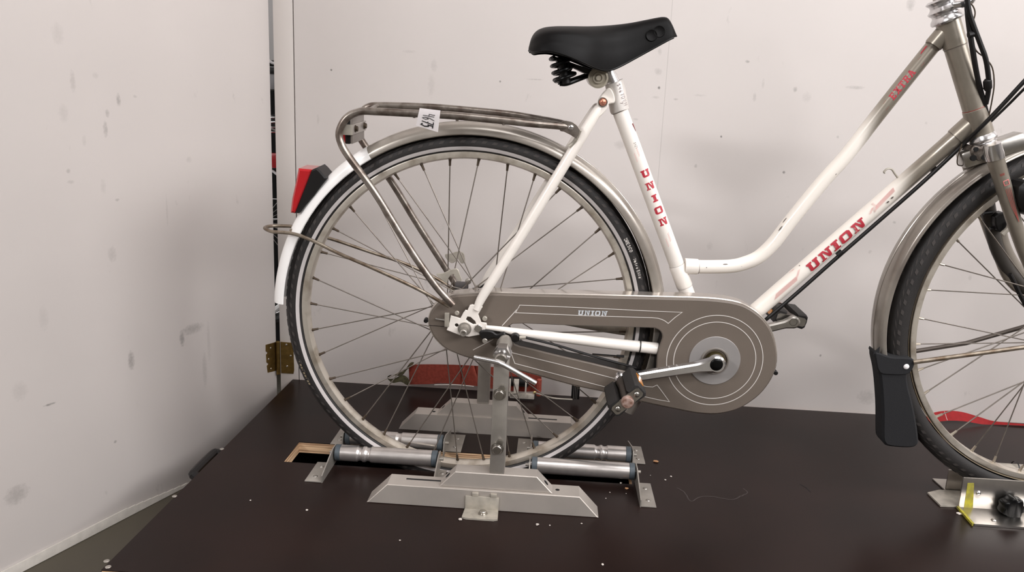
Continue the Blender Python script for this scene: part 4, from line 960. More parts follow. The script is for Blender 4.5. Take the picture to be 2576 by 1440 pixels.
def pedal(c0, sgn, ang, rustend=True):
    """pedal on its spindle along the lateral axis; ang tilts the plates in the x,z plane"""
    d = Vector((math.cos(ang), 0, math.sin(ang))); q = Vector((-math.sin(ang), 0, math.cos(ang)))
    def at(a, b, c): return c0 + d * a + Vector((0, sgn * b, 0)) + q * c
    root = obj('pedal', tube(NB(), [at(0, .004, 0), at(0, .014, 0), at(0, .03, 0), at(0, .082, 0), at(0, .092, 0)], [.009, .0115, .0088, .0088, .0088], 20), mat('dark_pedal_barrel', (84, 76, 70), .4, .6), bike)
    for s in (1, -1):
        bm = NB(); sec = [(-.0115, -.014), (.008, -.0155), (.0125, -.011), (.0135, 0), (.0125, .011), (.008, .0155), (-.0115, .014)]
        rows = []
        for (b, k) in ((.010, .86), (.014, 1), (.088, 1), (.092, .86)):
            rows.append([bm.verts.new(at(s * (.0215 + x_ * k * .95), b, z_ * k)) for x_, z_ in sec])
        for a_, b_ in zip(rows[:-1], rows[1:]):
            for k in range(len(sec)): bm.faces.new((a_[k], a_[(k + 1) % len(sec)], b_[(k + 1) % len(sec)], b_[k]))
        bm.faces.new(rows[0]); bm.faces.new(rows[-1]); obj('pedal_block', bm, M_rubber, root)
        bm = NB(); qd = [at(s * .0352, .032, -.006), at(s * .0352, .070, -.006), at(s * .0352, .070, .006), at(s * .0352, .032, .006)]
        vs = [bm.verts.new(p) for p in qd] + [bm.verts.new(p - d * s * .004) for p in qd]
        bmesh.ops.convex_hull(bm, input=vs); obj('pedal_reflector', bm, M_orange, root)
        bm = NB(); dome(bm, at(s * .0205, .0965, 0), (0, sgn, 0), .0052, .0025, 14); obj('bolt', bm, M_dullchrome, root)
    for b in (.0935, .009):
        bm = NB(); pl = [(-.030, -.006), (-.026, -.009), (-.010, -.0095), (.010, -.0095), (.026, -.009), (.030, -.006), (.030, .006), (.026, .009), (.010, .0095), (-.010, .0095), (-.026, .009), (-.030, .006)]
        r0 = [bm.verts.new(at(x_, b - .001, z_)) for x_, z_ in pl]; r1 = [bm.verts.new(at(x_, b + .0015, z_)) for x_, z_ in pl]
        for k in range(12): bm.faces.new((r0[k], r0[(k + 1) % 12], r1[(k + 1) % 12], r1[k]))
        bm.faces.new(r0); bm.faces.new(r1); obj('end_plate', bm, M_dullchrome, root)
    bm = NB(); lathe(bm, [(.0108, 0), (.0112, .002), (.0112, .006), (.009, .0095), (0, .0105)], frame_to(at(0, .093, 0), (0, sgn, 0)), 24); obj('end_cap', bm, M_rust, root)
    return root
pedal(Vector((pe.x, -.092, pe.z)), -1, math.radians(44))
pedal(Vector((pf2.x, .094, pf2.z)), 1, math.radians(-10))

# --- carrier
near = [V(1433, 321, -.045), V(1408, 317, -.05), V(1340, 311, -.058), V(1275, 304, -.062), V(1140, 291, -.064), V(1040, 285.5, -.064), V(950, 281, -.064), V(905, 281, -.064), V(872, 297, -.066), V(854, 330, -.068), V(858, 360, -.070), V(878, 395, -.071), V(940, 480, -.073), V(1000, 577, -.074), V(1050, 655, -.075), V(1098, 722, -.076), V(1140, 768, -.076)]
part('carrier_tube', tube(NB(), catmull(near, 6), .0066, 16), M_rack)
farp = [V(1440, 318, .045), V(1400, 308, .05), V(1340, 297, .058), V(1275, 287, .062), V(1140, 274, .064), V(1060, 268.5, .064), V(960, 266, .064), V(925, 270, .064), V(905, 290, .066), V(898, 322, .068), V(905, 345, .070), V(925, 376, .071), V(985, 458, .073), V(1045, 556, .074), V(1100, 642, .075), V(1148, 718, .076), V(1165, 745, .076)]
part('carrier_tube', tube(NB(), catmull(farp, 6), .0066, 16), M_rack)
for (a, b) in (((925, 280, -.064), (950, 266, .064)),):
    part('carrier_crossbar', tube(NB(), [V(*a), V(*b)], .0042, 10), M_rack)
cl = bp([(1414, 305), (1435, 306), (1448, 312), (1459, 328), (1450, 347), (1436, 340), (1418, 331), (1408, 328)], -.050)
pl_ = part('carrier_plate', slab(NB(), smooth2(cl, 2), -.053, -.049, ch=.0008), M_rack)
bm = NB(); dome(bm, V(1436, 321, -.053), YM, .0052, .0035, 14); obj('bolt', bm, M_chrome, pl_)
bm = NB(); tube(bm, catmull([V(1459, 328, -.045), V(1449, 350, -.042), V(1440, 362, -.04), V(1431, 369, -.04)], 3), .0035, 8); part('carrier_hook', bm, M_ivory)
for (px, py) in ((1150, 299), (1267, 309), (1042, 291)):
    bm = NB(); cyl(bm, V(px, py, -.064), (0, 0, -1), .0026, 0, .004, 10, .0006); part('carrier_bung', bm, M_rack)
# hooks on both carrier legs
h1 = smooth2(bp([(1098, 690), (1115, 687), (1128, 681), (1142, 676), (1152, 677), (1157, 690), (1162, 704), (1156, 708), (1147, 700), (1143, 690), (1136, 691), (1128, 700), (1124, 712), (1112, 704)], -.074), 2)
part('bag_hook', slab(NB(), h1, -.077, -.074, ch=.0006), M_ivory)
h2 = smooth2(bp([(1120, 640), (1135, 638), (1148, 633), (1162, 634), (1168, 640), (1170, 660), (1160, 662), (1152, 650), (1146, 658), (1136, 662), (1124, 652)], .074), 2)
part('bag_hook', slab(NB(), h2, .071, .074, ch=.0006), M_ivory)
# rear reflector on the carrier
rx = W(900, 320, .0); cR = B(900, 320, 0.0)
def RB_(dx, y, dz): return Vector((cR.x + dx, y, cR.z + dz))
bm = NB(); box(bm, RB_(-.012, -.048, -.026), RB_(-.003, .048, .021), bev=.0015); rfl_ = part('reflector', bm, M_black)
bm = NB(); box(bm, RB_(-.003, -.047, -.0255), RB_(.0015, .047, .021), bev=.001); obj('back_plate', bm, mat('grey_back_plate', (128, 120, 114), .45), rfl_)
bm = NB(); box(bm, RB_(-.0165, -.047, -.025), RB_(-.0115, .047, .021), bev=.001); obj('red_lens', bm, M_redlens, rfl_)
bm = NB(); box(bm, RB_(.0016, -.058, -.0095), RB_(.0036, .054, .0085), bev=.0005); br = part('reflector_bracket', bm, mat('bracket_steel', (176, 170, 164), .35, .7))
bm = NB(); box(bm, RB_(-.020, -.060, -.0095), RB_(.0036, -.0575, .0085), bev=.0005); obj('bracket_side', bm, M_ivory, br)
for y_ in (-.036, .036):
    bm = NB(); hexbolt(bm, RB_(.0036, y_, 0), (1, 0, 0), .0048, .005); obj('bolt', bm, M_nip, br)
# tail light
tl = bp([(783, 428), (797, 422), (806, 430), (822, 449), (806, 470), (788, 495), (770, 515), (752, 537), (740, 537)], -.026)
part('rear_light', slab(NB(), tl, -.028, .028, ch=.003), M_black)
tl2 = bp([(751, 424), (786, 427), (743, 537), (731, 535), (735, 500), (745, 455)], -.026)
part('rear_light_lens', slab(NB(), tl2, -.0285, .0285, ch=.0035), M_redlens, 'red rear light lens')
# stays and wire guard loop
st = [V(1130, 772, -.074), V(1050, 727, -.070), V(940, 676, -.060), V(850, 637, -.046), V(800, 612, -.040), V(760, 595, -.036), V(735, 588, -.033), V(712, 585, -.030), V(684, 583, -.024), V(668, 576, -.008), V(668, 572, .008), V(684, 569, .024), V(715, 569, .030), V(740, 572, .033), V(780, 590, .038), V(832, 601, .046), V(930, 634, .058), V(1020, 664, .068), V(1100, 702, .074), V(1150, 735, .076)]
part('stay_wire', tube(NB(), catmull(st, 6), .0033, 10), M_stay)
bm = NB(); tube(bm, [V(733, 580, -.020), V(733, 580, .020)], .0036, 8); part('stay_clip', bm, M_stay)
# shift mechanism behind the hub
bm = NB(); box(bm, V(1160, 722, .05) - Vector((.012, .01, .008)), V(1160, 722, .05) + Vector((.014, .01, .009)), bev=.003)
tube(bm, catmull([V(1145, 730, .05), V(1165, 738, .05), V(1190, 728, .05), V(1205, 728, .04)], 4), .0028, 8)
part('brake_lever_arm', bm, mat('dark_grey_casting', (84, 80, 80), .5, .4))
bm = NB(); dome(bm, V(1178, 708, .04), YM, .0062, .004, 16); part('cable_anchor', bm, M_steel2)
bm = NB(); tube(bm, catmull([V(1203, 728, .02), V(1215, 719, 0), V(1226, 712, 0)], 3), .0018, 6); tube(bm, catmull([V(1176, 736, -.03), V(1195, 734, -.03), V(1206, 730, -.03)], 3), .0022, 6); part('brake_cable', bm, M_black)

# --- saddle
top = [B(*p, 0) for p in [(1331, 118), (1337, 96), (1348, 80), (1366, 71), (1392, 67.5), (1430, 67), (1480, 67), (1530, 64), (1580, 58.5), (1620, 51), (1650, 45), (1668, 42.5), (1680, 46), (1690, 62), (1698, 82), (1701, 90)]]
def wid(u):   # half width along the saddle, u = 0 rear .. 1 nose
    ks = [(0, .070), (.04, .092), (.12, .104), (.25, .104), (.38, .090), (.50, .064), (.62, .042), (.75, .030), (.88, .025), (.96, .021), (1, .012)]
    n = len(ks)
    for i in range(n - 1):
        if u <= ks[i + 1][0]:
            x0, y0 = ks[i]; x1, y1 = ks[i + 1]; h = x1 - x0; t_ = (u - x0) / h
            m0 = (y1 - ks[i - 1][1]) / (x1 - ks[i - 1][0]) if i > 0 else (y1 - y0) / h
            m1 = (ks[i + 2][1] - y0) / (ks[i + 2][0] - x0) if i + 2 < n else (y1 - y0) / h
            return (2 * t_ ** 3 - 3 * t_ ** 2 + 1) * y0 + (t_ ** 3 - 2 * t_ ** 2 + t_) * h * m0 + (-2 * t_ ** 3 + 3 * t_ ** 2) * y1 + (t_ ** 3 - t_ ** 2) * h * m1
    return ks[-1][1]
xs0, xs1 = top[0].x, top[-1].x
botpx = [(1334, 128), (1341, 133), (1360, 130), (1385, 130), (1420, 139), (1460, 155), (1495, 171), (1520, 178), (1540, 176), (1565, 165), (1600, 146), (1640, 124), (1680, 102), (1701, 92)]
bot = []
for p in botpx:
    u = 0.5
    for _ in range(6):
        b_ = B(*p, -wid(u)); u = min(1, max(0, (b_.x - xs0) / (xs1 - xs0)))
    bot.append(b_)
def interp(arr, x):
    if x <= arr[0].x: return arr[0].z
    for a, b in zip(arr[:-1], arr[1:]):
        if a.x <= x <= b.x: return a.z + (b.z - a.z) * (x - a.x) / max(1e-9, b.x - a.x)
    return arr[-1].z
topS = catmull(top, 6); botS = catmull(bot, 6)
NS = 56; NT = 25; bm = NB(); rows = []; under = []
for i in range(NS + 1):
    u = i / NS; u = .5 - .5 * math.cos(PI * u)
    x = xs0 + (xs1 - xs0) * u; zt = interp(topS, x); zb = min(interp(botS, x), zt - .002); w_ = wid(u)
    row = []
    ex = 2.3 + 1.2 * math.sin(min(1, u * 1.6) * PI) * .4; dip = .008 * math.exp(-((u - .62) / .14) ** 2)
    for k in range(NT):
        a = PI * k / (NT - 1); c_, s_ = math.cos(a), math.sin(a)
        yy = math.copysign(abs(c_) ** (2 / ex), -c_) * w_; zz = zb + (zt - zb) * abs(s_) ** (2 / (ex + .3))
        # cheeks: the flanks draw in between rear pad and skirt
        row.append(bm.verts.new((x, yy * (1 - .06 * math.exp(-((abs(s_) - .35) / .2) ** 2)), zz)))
    rows.append(row)
    under.append([bm.verts.new((x, y_ * w_ * .93, zb + min(.004 + .010 * (1 - abs(y_)), (zt - zb) * .45))) for y_ in (-1, -.6, -.2, .2, .6, 1)])
for a, b in zip(rows[:-1], rows[1:]):
    for k in range(NT - 1): bm.faces.new((a[k], a[k + 1], b[k + 1], b[k]))
bm.faces.new(rows[0]); bm.faces.new(rows[-1][::-1])
for i in range(NS):
    a, b = under[i], under[i + 1]
    for k in range(5): bm.faces.new((a[k], b[k], b[k + 1], a[k + 1]))
    bm.faces.new((rows[i][0], rows[i + 1][0], b[0], a[0])); bm.faces.new((rows[i][-1], a[-1], b[-1], rows[i + 1][-1]))
sad = part('saddle', bm, M_saddle, 'black padded vinyl saddle', ang=70)
# piping along the skirt
def skirt(side):
    pts = []
    for i in range(2, NS - 5):
        u = .5 - .5 * math.cos(PI * i / NS); x = xs0 + (xs1 - xs0) * u; pts.append(Vector((x, side * wid(u) * .985, min(interp(botS, x), interp(topS, x) - .002))))
    return pts
for s in (-1, 1): obj('skirt_piping', tube(NB(), skirt(s), .0016, 6), M_blackgloss, sad)
# embossed S mark on the nose flank
def flank(px, py):
    b_ = B(px, py, -.028); return b_
for (px, py) in [(1640, 89), (1660, 79)]:
    c_ = flank(px, py) + Vector((0, -.0025 if px < 1650 else 0, 0)); bm = NB(); lathe(bm, [(.0100, 0), (.0100, .0006), (.0092, .0012), (.0080, .0005), (0, .0004)], frame_to(c_ + Vector((0, .0055, 0)), Vector((.10, -1, .12))), 26); obj('embossed_mark', bm, M_saddle, sad)
# springs, rails, clamp
def coil(axa, axb, r, turns, wr, n=26):
    a, b = Vector(axa), Vector(axb); z = (b - a).normalized(); x = z.orthogonal().normalized(); y = z.cross(x); N_ = int(turns * n)
    return [a + (b - a) * (k / N_) + (x * math.cos(2 * PI * k / n) + y * math.sin(2 * PI * k / n)) * r for k in range(N_ + 1)]
for s in (-1, 1):
    a_ = B(1412, 140, -.055); b_ = B(1424, 208, -.055)
    if s > 0: a_ = Vector((a_.x, .055, a_.z)); b_ = Vector((b_.x, .055, b_.z))
    spg = part('saddle_spring', tube(NB(), coil(a_, b_, .0175, 3.6, .0029), .0030, 8), M_blackgloss)
    bm = NB(); cyl(bm, a_.lerp(b_, .25), (b_ - a_), .008, 0, (b_ - a_).length * .8, 14, .001); obj('spring_core', bm, M_black, spg)
    r0 = [B(1408, 211, -.055), B(1425, 211, -.055), B(1450, 202, -.05), B(1488, 187, -.03)]
    if s > 0: r0 = [Vector((p.x, -p.y, p.z)) for p in r0]
    part('saddle_rail', tube(NB(), catmull(r0, 4), .0038, 10), M_blackgloss)
bm = NB(); u_ = [B(1392, 140, -.06), B(1440, 158, -.06), B(1490, 176, -.04), B(1520, 180, -.03), B(1490, 190, -.03), B(1470, 184, -.04), B(1443, 170, -.06), B(1432, 190, -.06), B(1415, 175, -.06)]
slab(bm, [(p.x, p.z) for p in u_], -.045, .045, ch=.001); part('saddle_base', bm, M_black)
ck = B(1503, 196, -.03)
bm = NB(); lathe(bm, [(0, 0), (.0168, 0), (.0172, .003), (.0172, .008), (.014, .0085), (.0135, .006), (.0095, .006), (.009, .0095), (.0065, .0095), (.006, .007), (.0045, .007), (.004, .013), (0, .013)], frame_to(Vector((ck.x, -.040, ck.z)), YM), 32)
part('saddle_clamp', bm, mat('tarnished_clamp', (176, 168, 152), .36, .45, var=.2, vscale=70))
bm = NB(); lathe(bm, [(0, 0), (.0165, 0), (.0165, .062), (0, .062)], frame_to(Vector((ck.x, .022, ck.z)), YM), 28); part('clamp_barrel', bm, M_dullchrome)
part('seat_post', tube(NB(), [B(1527, 172), B(1532, 186), B(1543, 212), B(1552, 232)], [.0112, .0112, .0125, .0125], 24), M_chrome)

# --- print on the frame
def tube_fn(P0, P1, r, roll=0.0):
    ax_ = (P1 - P0).normalized(); nn = Vector((0, -1, 0)); nn = (nn - ax_ * nn.dot(ax_)).normalized(); tt = nn.cross(ax_)
    if tt.z < 0: tt = -tt
    return lambda u, v: P0 + ax_ * u + (nn * math.cos(v / r + roll) + tt * math.sin(v / r + roll)) * (r + .00045)
def tube_uv(P0, P1, px, py):
    """station along the tube seen at a pixel, and height across it"""
    p = B(px, py, (P0.y + P1.y) / 2 - .008); ax_ = (P1 - P0).normalized(); u = (p - P0).dot(ax_); tt = Vector((-ax_.z, 0, ax_.x)); tt = tt if tt.z > 0 else -tt
    return u, (p - P0).dot(tt)
D0_, D1_ = V(1904, 781), V(2276, 458)
fd = tube_fn(D0_, D1_, .0153)
ua, va = tube_uv(D0_, D1_, 2029, 676); ub, vb = tube_uv(D0_, D1_, 2168, 556)
bm = NB(); wl = (ub - ua) / 5.2; slab_text(bm, 'UNION', ua, -.0082, .0175, wl * 1.0, wl * .16, fd, .12)
part('frame_lettering', bm, M_red, 'red UNION lettering on the down tube')
def lines_on(fn, P0, P1, a, b, n_, sp, w, name, M_, shrink=0.0, parent=None, flip=1):
    bm = NB(); ua_, va_ = tube_uv(P0, P1, *a); ub_, vb_ = tube_uv(P0, P1, *b)
    for k in range(n_):
        o_ = k * sp * flip; ribbon(bm, [(ua_ + shrink * k, va_ + o_), (ub_ + shrink * k * .3, vb_ + o_)], w, fn)
    return part(name, bm, M_)
lines_on(fd, D0_, D1_, (1945, 752), (2003, 702), 7, .0010, .0005, 'pink_line_decal', M_pink, .0015)
lines_on(fd, D0_, D1_, (2196, 530), (2247, 479), 7, .0010, .0005, 'pink_line_decal', M_pink, .0015)
def zig(fn, P0, P1, pts, n_, sp, w):
    bm = NB(); q = [tube_uv(P0, P1, *p) for p in pts]
    for k in range(n_): ribbon(bm, [(u + k * sp, v - k * sp * .2) for u, v in q], w, fn)
    return part('pink_line_decal', bm, M_pink)
zig(fd, D0_, D1_, [(1982, 682), (1990, 676), (1998, 702), (2003, 688), (2006, 678)], 3, .0016, .0005)
zig(fd, D0_, D1_, [(2183, 538), (2190, 522), (2196, 534), (2190, 510), (2200, 522)], 3, .0016, .0005)
fs = tube_fn(seat_top, seat_bot, .0139)
axs = (seat_bot - seat_top).normalized(); nS = Vector((0, -1, 0)); tS = nS.cross(axs); tS = tS if tS.x > 0 else -tS
def fseat(u, v): return seat_top + axs * u + (nS * math.cos(v / .0139) + tS * math.sin(v / .0139)) * (.0139 + .0004)
bm = NB()
for chx, (px, py) in zip('UNION', [(1623, 436), (1635, 467), (1650, 497), (1660, 527), (1670, 556)]):
    p = B(px, py, -.010); u0 = (p - seat_top).dot(axs); v0 = .0036
    ws = .0165; hs = .0135
    for q in SLAB[chx]:
        k = .5 if chx == 'I' else .92
        quad_on(bm, [(u0 + hs * .5 - a_[1] * hs, v0 - ws * .5 * (.6 if chx == 'I' else 1) + a_[0] / k * ws * (.6 if chx == 'I' else 1)) for a_ in q], fseat, 3, 3)
part('frame_lettering', bm, M_red, 'red UNION lettering down the seat tube')
for (px, py) in [(1603, 392), (1686, 604)]:
    p = B(px, py, -.010); u0 = (p - seat_top).dot(axs); bm = NB()
    for k in range(6): ribbon(bm, [(u0 - .012 + k * .0028 + .008, -.004), (u0 - .014 + k * .0028, .004), (u0 - .020 + k * .0028, .012)], .0007, fseat, False, 2)
    part('pink_line_decal', bm, M_pink)
p = B(1595, 322, -.010); u0 = (p - seat_top).dot(axs); bm = NB(); quad_on(bm, ((u0 - .008, .0125), (u0 + .008, .0165), (u0 + .006, .018), (u0 - .008, .018)), fseat, 2, 2); part('torn_decal', bm, mat('dark_red_decal', (120, 50, 54), .5))
bm = NB(); stroke_text(bm, 'S4Z1', 0, 0, .004, lambda u, v: fseat((B(1592, 360, -.012) - seat_top).dot(axs) + u, .002 + v), .0005); part('small_scribble', bm, mat('grey_pencil', (130, 124, 122), .6))
# ballpoint note on the seat lug, written down the tube
def flug(u, v): return lt + axs * u + (nS * math.cos(v / .0168) + tS * math.sin(v / .0168)) * (.0168 + .0004)
bm = NB(); stroke_text(bm, 'S467DVM', .005, .0, .0062, lambda u, v: flug(u, .0015 + v), .0006, .92); stroke_text(bm, '2', .036, -.006, .0055, lambda u, v: flug(u, .0015 + v), .0006)
part('pen_note', bm, M_pen, 'handwritten pen note on the seat lug')
T0_, T1_ = V(2200, 300), V(2366, 92)
ft_ = tube_fn(T0_, T1_, .0128)
ua, va = tube_uv(T0_, T1_, 2240, 249); ub, vb = tube_uv(T0_, T1_, 2297, 180)
bm = NB(); wl = (ub - ua) / 5.4; slab_text(bm, 'EXTRA', ua, -.001, .0115, wl, wl * .10, ft_, .1); part('frame_lettering', bm, M_red, 'red EXTRA lettering on the loop tube')
for (px, py) in [(2216, 268), (2303, 157)]:
    u_, v_ = tube_uv(T0_, T1_, px, py); bm = NB()
    for k in range(3): ribbon(bm, [(u_ + k * .0028, -.002), (u_ + .006 + k * .0028, .010)], .0009, ft_, False, 2)
    part('thin_red_lines', bm, M_redthin)['kind'] = 'stuff'
bm = NB(); u_, v_ = tube_uv(T0_, T1_, 2312, 135); quad_on(bm, ((u_, .012), (u_ + .018, .012), (u_ + .016, .0145), (u_ + .004, .0145)), ft_, 2, 1); part('torn_decal', bm, M_red)
# chipped paint
def chip(fn, P0, P1, px, py, a, b):
    u_, v_ = tube_uv(P0, P1, px, py); bm = NB(); pts = [(u_ + a * math.cos(t) * (1 + .4 * noise.noise(Vector((px, t, 0)))), v_ + b * math.sin(t) * (1 + .4 * noise.noise(Vector((py, t, 3))))) for t in [2 * PI * k / 8 for k in range(8)]]
    c = bm.verts.new(fn(u_, v_)); vs = [bm.verts.new(fn(*q)) for q in pts]
    for k in range(8): bm.faces.new((c, vs[k], vs[(k + 1) % 8]))
    part('paint_chip', bm, mat('bare_metal_chip', (110, 102, 96), .5, .4))
for (px, py, a, b) in [(2240, 496, .003, .0015), (2229, 507, .0028, .0014), (2009, 686 - 20, .0012, .001)]: chip(fd, D0_, D1_, px, py, a, b)
l0, l1 = V(1756, 671.5), V(1838, 671.5); fl0 = tube_fn(l0, l1, .0128)
for (px, py, a, b) in [(1824, 664, .005, .0013), (1864, 669, .0015, .0008), (1776, 672, .001, .0008)]: chip(fl0, l0, l1, px, py, a, b)
l2, l3 = V(1982, 565), V(2074, 452); fl1 = tube_fn(l2, l3, .0128)
for (px, py, a, b) in [(1972, 553, .006, .001), (1962, 574, .006, .0012), (2102, 438, .002, .0014)]: chip(fl1, l2, l3, px, py, a, b)
# pump peg and underside cable
bm = NB(); tube(bm, catmull([V(2258, 447), V(2250, 436), V(2243, 426), V(2232, 425), V(2224, 432), V(2226, 436)], 4), .0018, 8); part('pump_peg', bm, M_ivory)
bm = NB(); cb = [V(1925, 806, -.004), V(2000, 742, -.006), V(2106, 648, -.006), V(2200, 566, -.008), V(2300, 478, -.012), V(2360, 423, -.02), V(2420, 366, -.03), V(2470, 318, -.055), V(2520, 266, -.07), V(2576, 205, -.085), V(2640, 140, -.10)]
tube(bm, catmull(cb, 5), .0036, 10); part('brake_cable_housing', bm, M_black)
bm = NB(); tube(bm, catmull([V(2410, 372, .0), V(2470, 326, -.03), V(2524, 276, -.05), V(2576, 224, -.07), V(2640, 160, -.08)], 5), .0022, 8); part('shift_cable_housing', bm, M_black)
for (px, py) in [(2106, 643), (2342, 431)]:
    bm = NB(); a_ = V(px, py, -.006); tube(bm, [a_ - Vector((.006, 0, -.005)), a_ + Vector((.006, 0, .006))][0:0] or [a_, a_ + (V(px + 12, py - 10, -.006) - a_)], .0058, 12); part('cable_clip', bm, M_black)

# --- front end
Mh = frame_to(ht, -hd)
M_head = mat('headset_chrome', (216, 214, 214), 0.24, 0.9, var=0.1, vscale=60)
part('headset_upper', lathe(NB(), [(.018, -.004), (.0245, -.004), (.0262, -.001), (.0255, .003), (.0215, .008), (.0215, .011), (.0245, .014), (.0262, .0175), (.0225, .021), (.0205, .024), (.0205, .028), (.0235, .031), (.0250, .034), (.0205, .037), (.0, .037)], Mh, 40), M_head)
Mb = frame_to(hb, hd)
part('headset_lower', lathe(NB(), [(.0, -.001), (.0195, -.001), (.0215, .003), (.0225, .007), (.0210, .011), (.0185, .013), (.0215, .015), (.021, .019), (.0, .019)], Mb, 40), M_head)
part('stem', tube(NB(), [ht - hd * .03, ht - hd * .09, ht - hd * .20], [.0125, .0112, .0112], 24), M_dullchrome)
bm = NB(); tube(bm, catmull([B(2395, 14, -.03), B(2430, 8, -.035), B(2446, -8, -.035), B(2450, -60, -.03)], 4), [.006, .0075], 12); part('lamp_bracket_arm', bm, M_chrome)
crn = B(2497, 372, FY0)
fh_ = Vector((FCX, 0, FCZ))
bm = NB(); box(bm, (-.020, -.050, -.016), (.020, .050, .014), bev=.006)
Mc = frame_to(B(2492, 376, FY0), -hd)
for v in bm.verts: v.co = Mc @ Vector((v.co.x if False else v.co.y * 0 + v.co.x, v.co.y, v.co.z))
part('fork_crown', bm, M_dullchrome)
def blade(y):
    off = y - (FY0 - .046)
    pts = [B(2501, 390, FY0 - .046), B(2520, 455, FY0 - .046), B(2552, 560, FY0 - .047), B(2588, 660, FY0 - .048), B(2640, 760, FY0 - .05), Vector((FCX - .01, FY0 - .052, FCZ + .02)), Vector((FCX, FY0 - .052, FCZ))]
    if y > FY0: pts = [Vector((p.x, 2 * FY0 - p.y, p.z)) for p in pts]
    return catmull(pts, 5)
bl = blade(FY0 - .046); rb_ = [.0135 + (.0075 - .0135) * (i / (len(bl) - 1)) for i in range(len(bl))]
part('fork_blade', tube(NB(), bl, rb_, 22), M_silverpaint)
part('fork_blade', tube(NB(), blade(FY0 + .046), rb_, 22), M_silverpaint)
part('fork_blade_cap', tube(NB(), [B(2496, 362, FY0 - .046), B(2500, 384, FY0 - .046), B(2503, 400, FY0 - .046)], [.0135, .0152, .0146], 22), M_chrome)
ffn = tube_fn(B(2520, 455, FY0 - .046), B(2552, 560, FY0 - .047), .0128)
bm = NB()
for k in range(5): ribbon(bm, [(-.016 + 0, -.005 + k * .0014), (-.012, -.005 + k * .0014)], .0008, ffn)
for k in range(4): ribbon(bm, [(.012, -.004 + k * .0026), (.045, -.003 + k * .0018), (.075, .001)], .0008, ffn)
part('thin_red_lines', bm, M_redthin)['kind'] = 'stuff'
bm = NB(); ribbon(bm, [(-.002, -.004), (.006, -.0035), (.006, .004), (-.002, .0045), (-.002, -.004)], .0014, ffn); part('fork_badge', bm, mat('pink_badge', (204, 112, 110), .5))
# brake arm and its black cover on the far blade
arm_ = [B(2483, 515, FY0 + .03), B(2492, 560, FY0 + .035), B(2506, 620, FY0 + .04), B(2530, 670, FY0 + .045), B(2560, 706, FY0 + .045), B(2600, 750, FY0 + .045)]
part('brake_arm', tube(NB(), catmull(arm_, 4), [.013, .010], 14), mat('dark_grey_arm', (66, 62, 58), .5, .3))
arm3 = [p + Vector((.016, .006, .004)) for p in arm_[1:]]
part('brake_cover', tube(NB(), catmull(arm3, 4), [.010, .012], 14), mat('grey_arm_cover', (132, 124, 114), .45))
part('brake_cable', tube(NB(), catmull([B(2540, 690, FY0 + .02), B(2552, 712, FY0 + .02), B(2570, 750, FY0 + .02), B(2600, 800, FY0 + .02)], 4), .004, 8), M_black)
for (px, py) in [(2474, 537), (2490, 576)]:
    bm = NB(); tube(bm, [B(px, py, FY0 + .02), B(px + 22, py - 3, FY0 + .02)], .0032, 8); part('brake_bolt', bm, M_black)
bm = NB(); bb_ = bp([(2498, 545), (2520, 533), (2536, 545), (2540, 570), (2524, 584), (2504, 578)], FY0 + .015); slab(bm, smooth2(bb_, 2), FY0 + .008, FY0 + .026, ch=.002); part('brake_pad_holder', bm, M_black)
part('brake_link', tube(NB(), catmull([B(2520, 590, FY0), B(2536, 575, FY0), B(2541, 558, FY0)], 4), .0045, 10), M_ivory)
part('dynamo', slab(NB(), smooth2(bp([(2560, 470), (2590, 455), (2620, 480), (2620, 530), (2590, 545), (2562, 520)], FY0 - .06), 2), FY0 - .07, FY0 - .03, ch=.006), M_black)
# lamp bracket block behind the fork crown with its wire
bm = NB(); lb_ = bp([(2431, 382), (2440, 364), (2456, 368), (2468, 362), (2482, 372), (2484, 400), (2470, 408), (2446, 405), (2436, 392)], FY0); slab(bm, smooth2(lb_, 2), FY0 - .016, FY0 + .016, ch=.003); lbk = part('brake_bridge', bm, mat('weathered_bracket', (120, 112, 104), .45, .5, rgb2=(60, 50, 44), vscale=90))
for (px, py, r_) in [(2455, 376, .004), (2449, 398, .005), (2476, 396, .005)]:
    bm = NB(); cyl(bm, V(px, py, FY0 - .016), YM, r_, -.003, .0012, 14); obj('bridge_hole', bm, M_dark, lbk)  # dark plugs; the shade of the holes is their colour
bm = NB(); tube(bm, catmull([V(2420, 362, FY0), V(2415, 378, FY0), V(2409, 395, FY0), V(2409, 414, FY0), V(2422, 417, FY0), V(2430, 411, FY0), V(2446, 409, FY0)], 4), .0010, 6); part('lamp_wire', bm, M_nip)
# front stays
part('fender_stay', tube(NB(), [V(2297, 912, FY0 - .035), V(2430, 894, FY0 - .045), Vector((FCX, FY0 - .058, FCZ))], [.0042, .0042, .0042], 12), M_stay)
part('fender_stay', tube(NB(), [V(2296, 885, FY0 + .035), V(2430, 864, FY0 + .045), Vector((FCX, FY0 + .058, FCZ))], [.0042, .0042, .0042], 12), mat('dark_stay', (84, 76, 70), .45, .6))
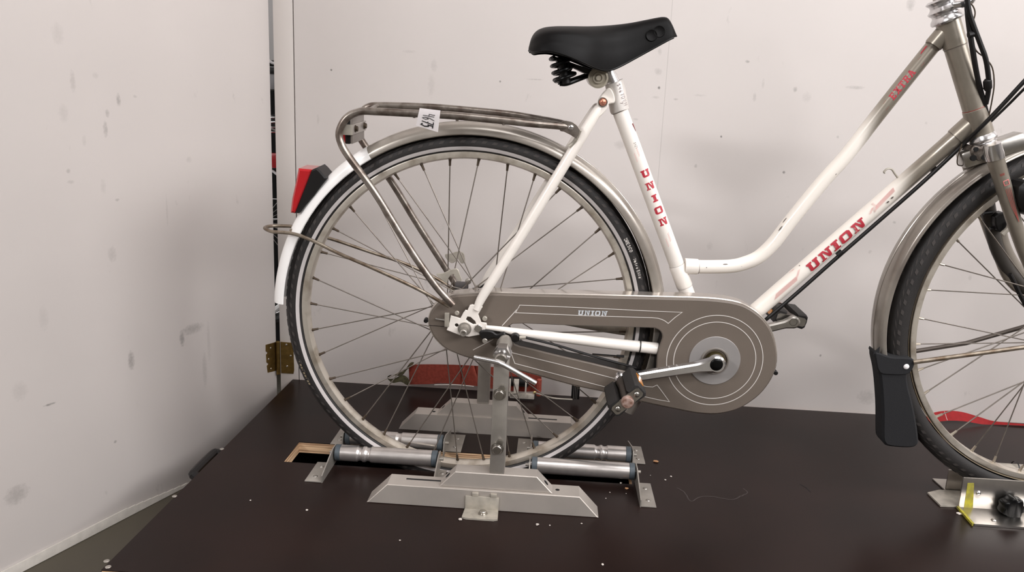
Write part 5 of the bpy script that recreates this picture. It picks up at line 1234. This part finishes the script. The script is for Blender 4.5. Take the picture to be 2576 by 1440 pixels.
# cables beside the head tube
part('brake_cable_housing', tube(NB(), catmull([B(2436, -40, -.05), B(2433, 10, -.05), B(2437, 60, -.05), B(2446, 120, -.05), B(2458, 190, -.045), B(2470, 240, -.04), B(2488, 310, -.035), B(2500, 350, -.03)], 4), .0042, 10), M_black)
part('shift_cable_housing', tube(NB(), catmull([B(2430, -40, -.055), B(2436, 20, -.055), B(2446, 56, -.055), B(2466, 110, -.055), B(2480, 150, -.055), B(2487, 200, -.05), B(2486, 232, -.045), B(2480, 262, -.04)], 4), .0040, 10), M_black)
part('lighting_cable', tube(NB(), catmull([B(2436, 4, -.05), B(2448, 16, -.05), B(2453, 34, -.05), B(2447, 58, -.05), B(2442, 80, -.05), B(2446, 100, -.05), B(2456, 128, -.05), B(2478, 146, -.05), B(2496, 170, -.05), B(2501, 210, -.05), B(2496, 250, -.045), B(2486, 300, -.04)], 4), .0011, 6), M_nip)
bm = NB(); tube(bm, [B(2436, 88, -.052), B(2452, 84, -.052)], .0055, 10); part('cable_tie', bm, M_black)
bm = NB(); tube(bm, [B(2484, 198, -.048), B(2484, 204, -.048), B(2485, 222, -.048), B(2485, 229, -.048)], [.004, .0068, .0068, .004], 12); part('cable_joint', bm, M_black)

# ================================================================== PAPER TAG
tg = thing('paper_tag', 'white paper tag marked 4675 taped over the carrier rail', 'tag', BM @ V(1078, 285, -.074))
TM = BM.copy(); o_ = BM @ V(1078, 285, -.074)
tp_ = [V(1056, 272, -.074), V(1108, 278, -.074), V(1102, 333, -.076), V(1046, 316, -.076)]
def tagp(s, t_, off=0.0):
    a = tp_[0].lerp(tp_[1], s); b = tp_[3].lerp(tp_[2], s); p = a.lerp(b, t_); p.y -= off + .003 * math.sin(PI * t_) * .5
    return (BM @ p) - o_
bm = NB(); g = [[bm.verts.new(tagp(i / 6, j / 8)) for j in range(9)] for i in range(7)]
for i in range(6):
    for j in range(8): bm.faces.new((g[i][j], g[i + 1][j], g[i + 1][j + 1], g[i][j + 1]))
bmesh.ops.solidify(bm, geom=bm.faces, thickness=.0004); obj('sheet', bm, M_paper, tg)
# digits are written sideways: top of the figures to the right, the row runs down the tag
bm = NB()
for chx, t_, w_, hh in (('4', .24, .030, .56), ('6', .42, .034, .56), ('7', .60, .046, .56), ('5', .77, .060, .52)):
    for s in STROKE[chx]:
        ribbon(bm, [((.22 + p[1] * hh), t_ + p[0] * .21) for p in s], w_, lambda u, v: tagp(u, v, .0007))
obj('handwriting', bm, M_ink, tg)
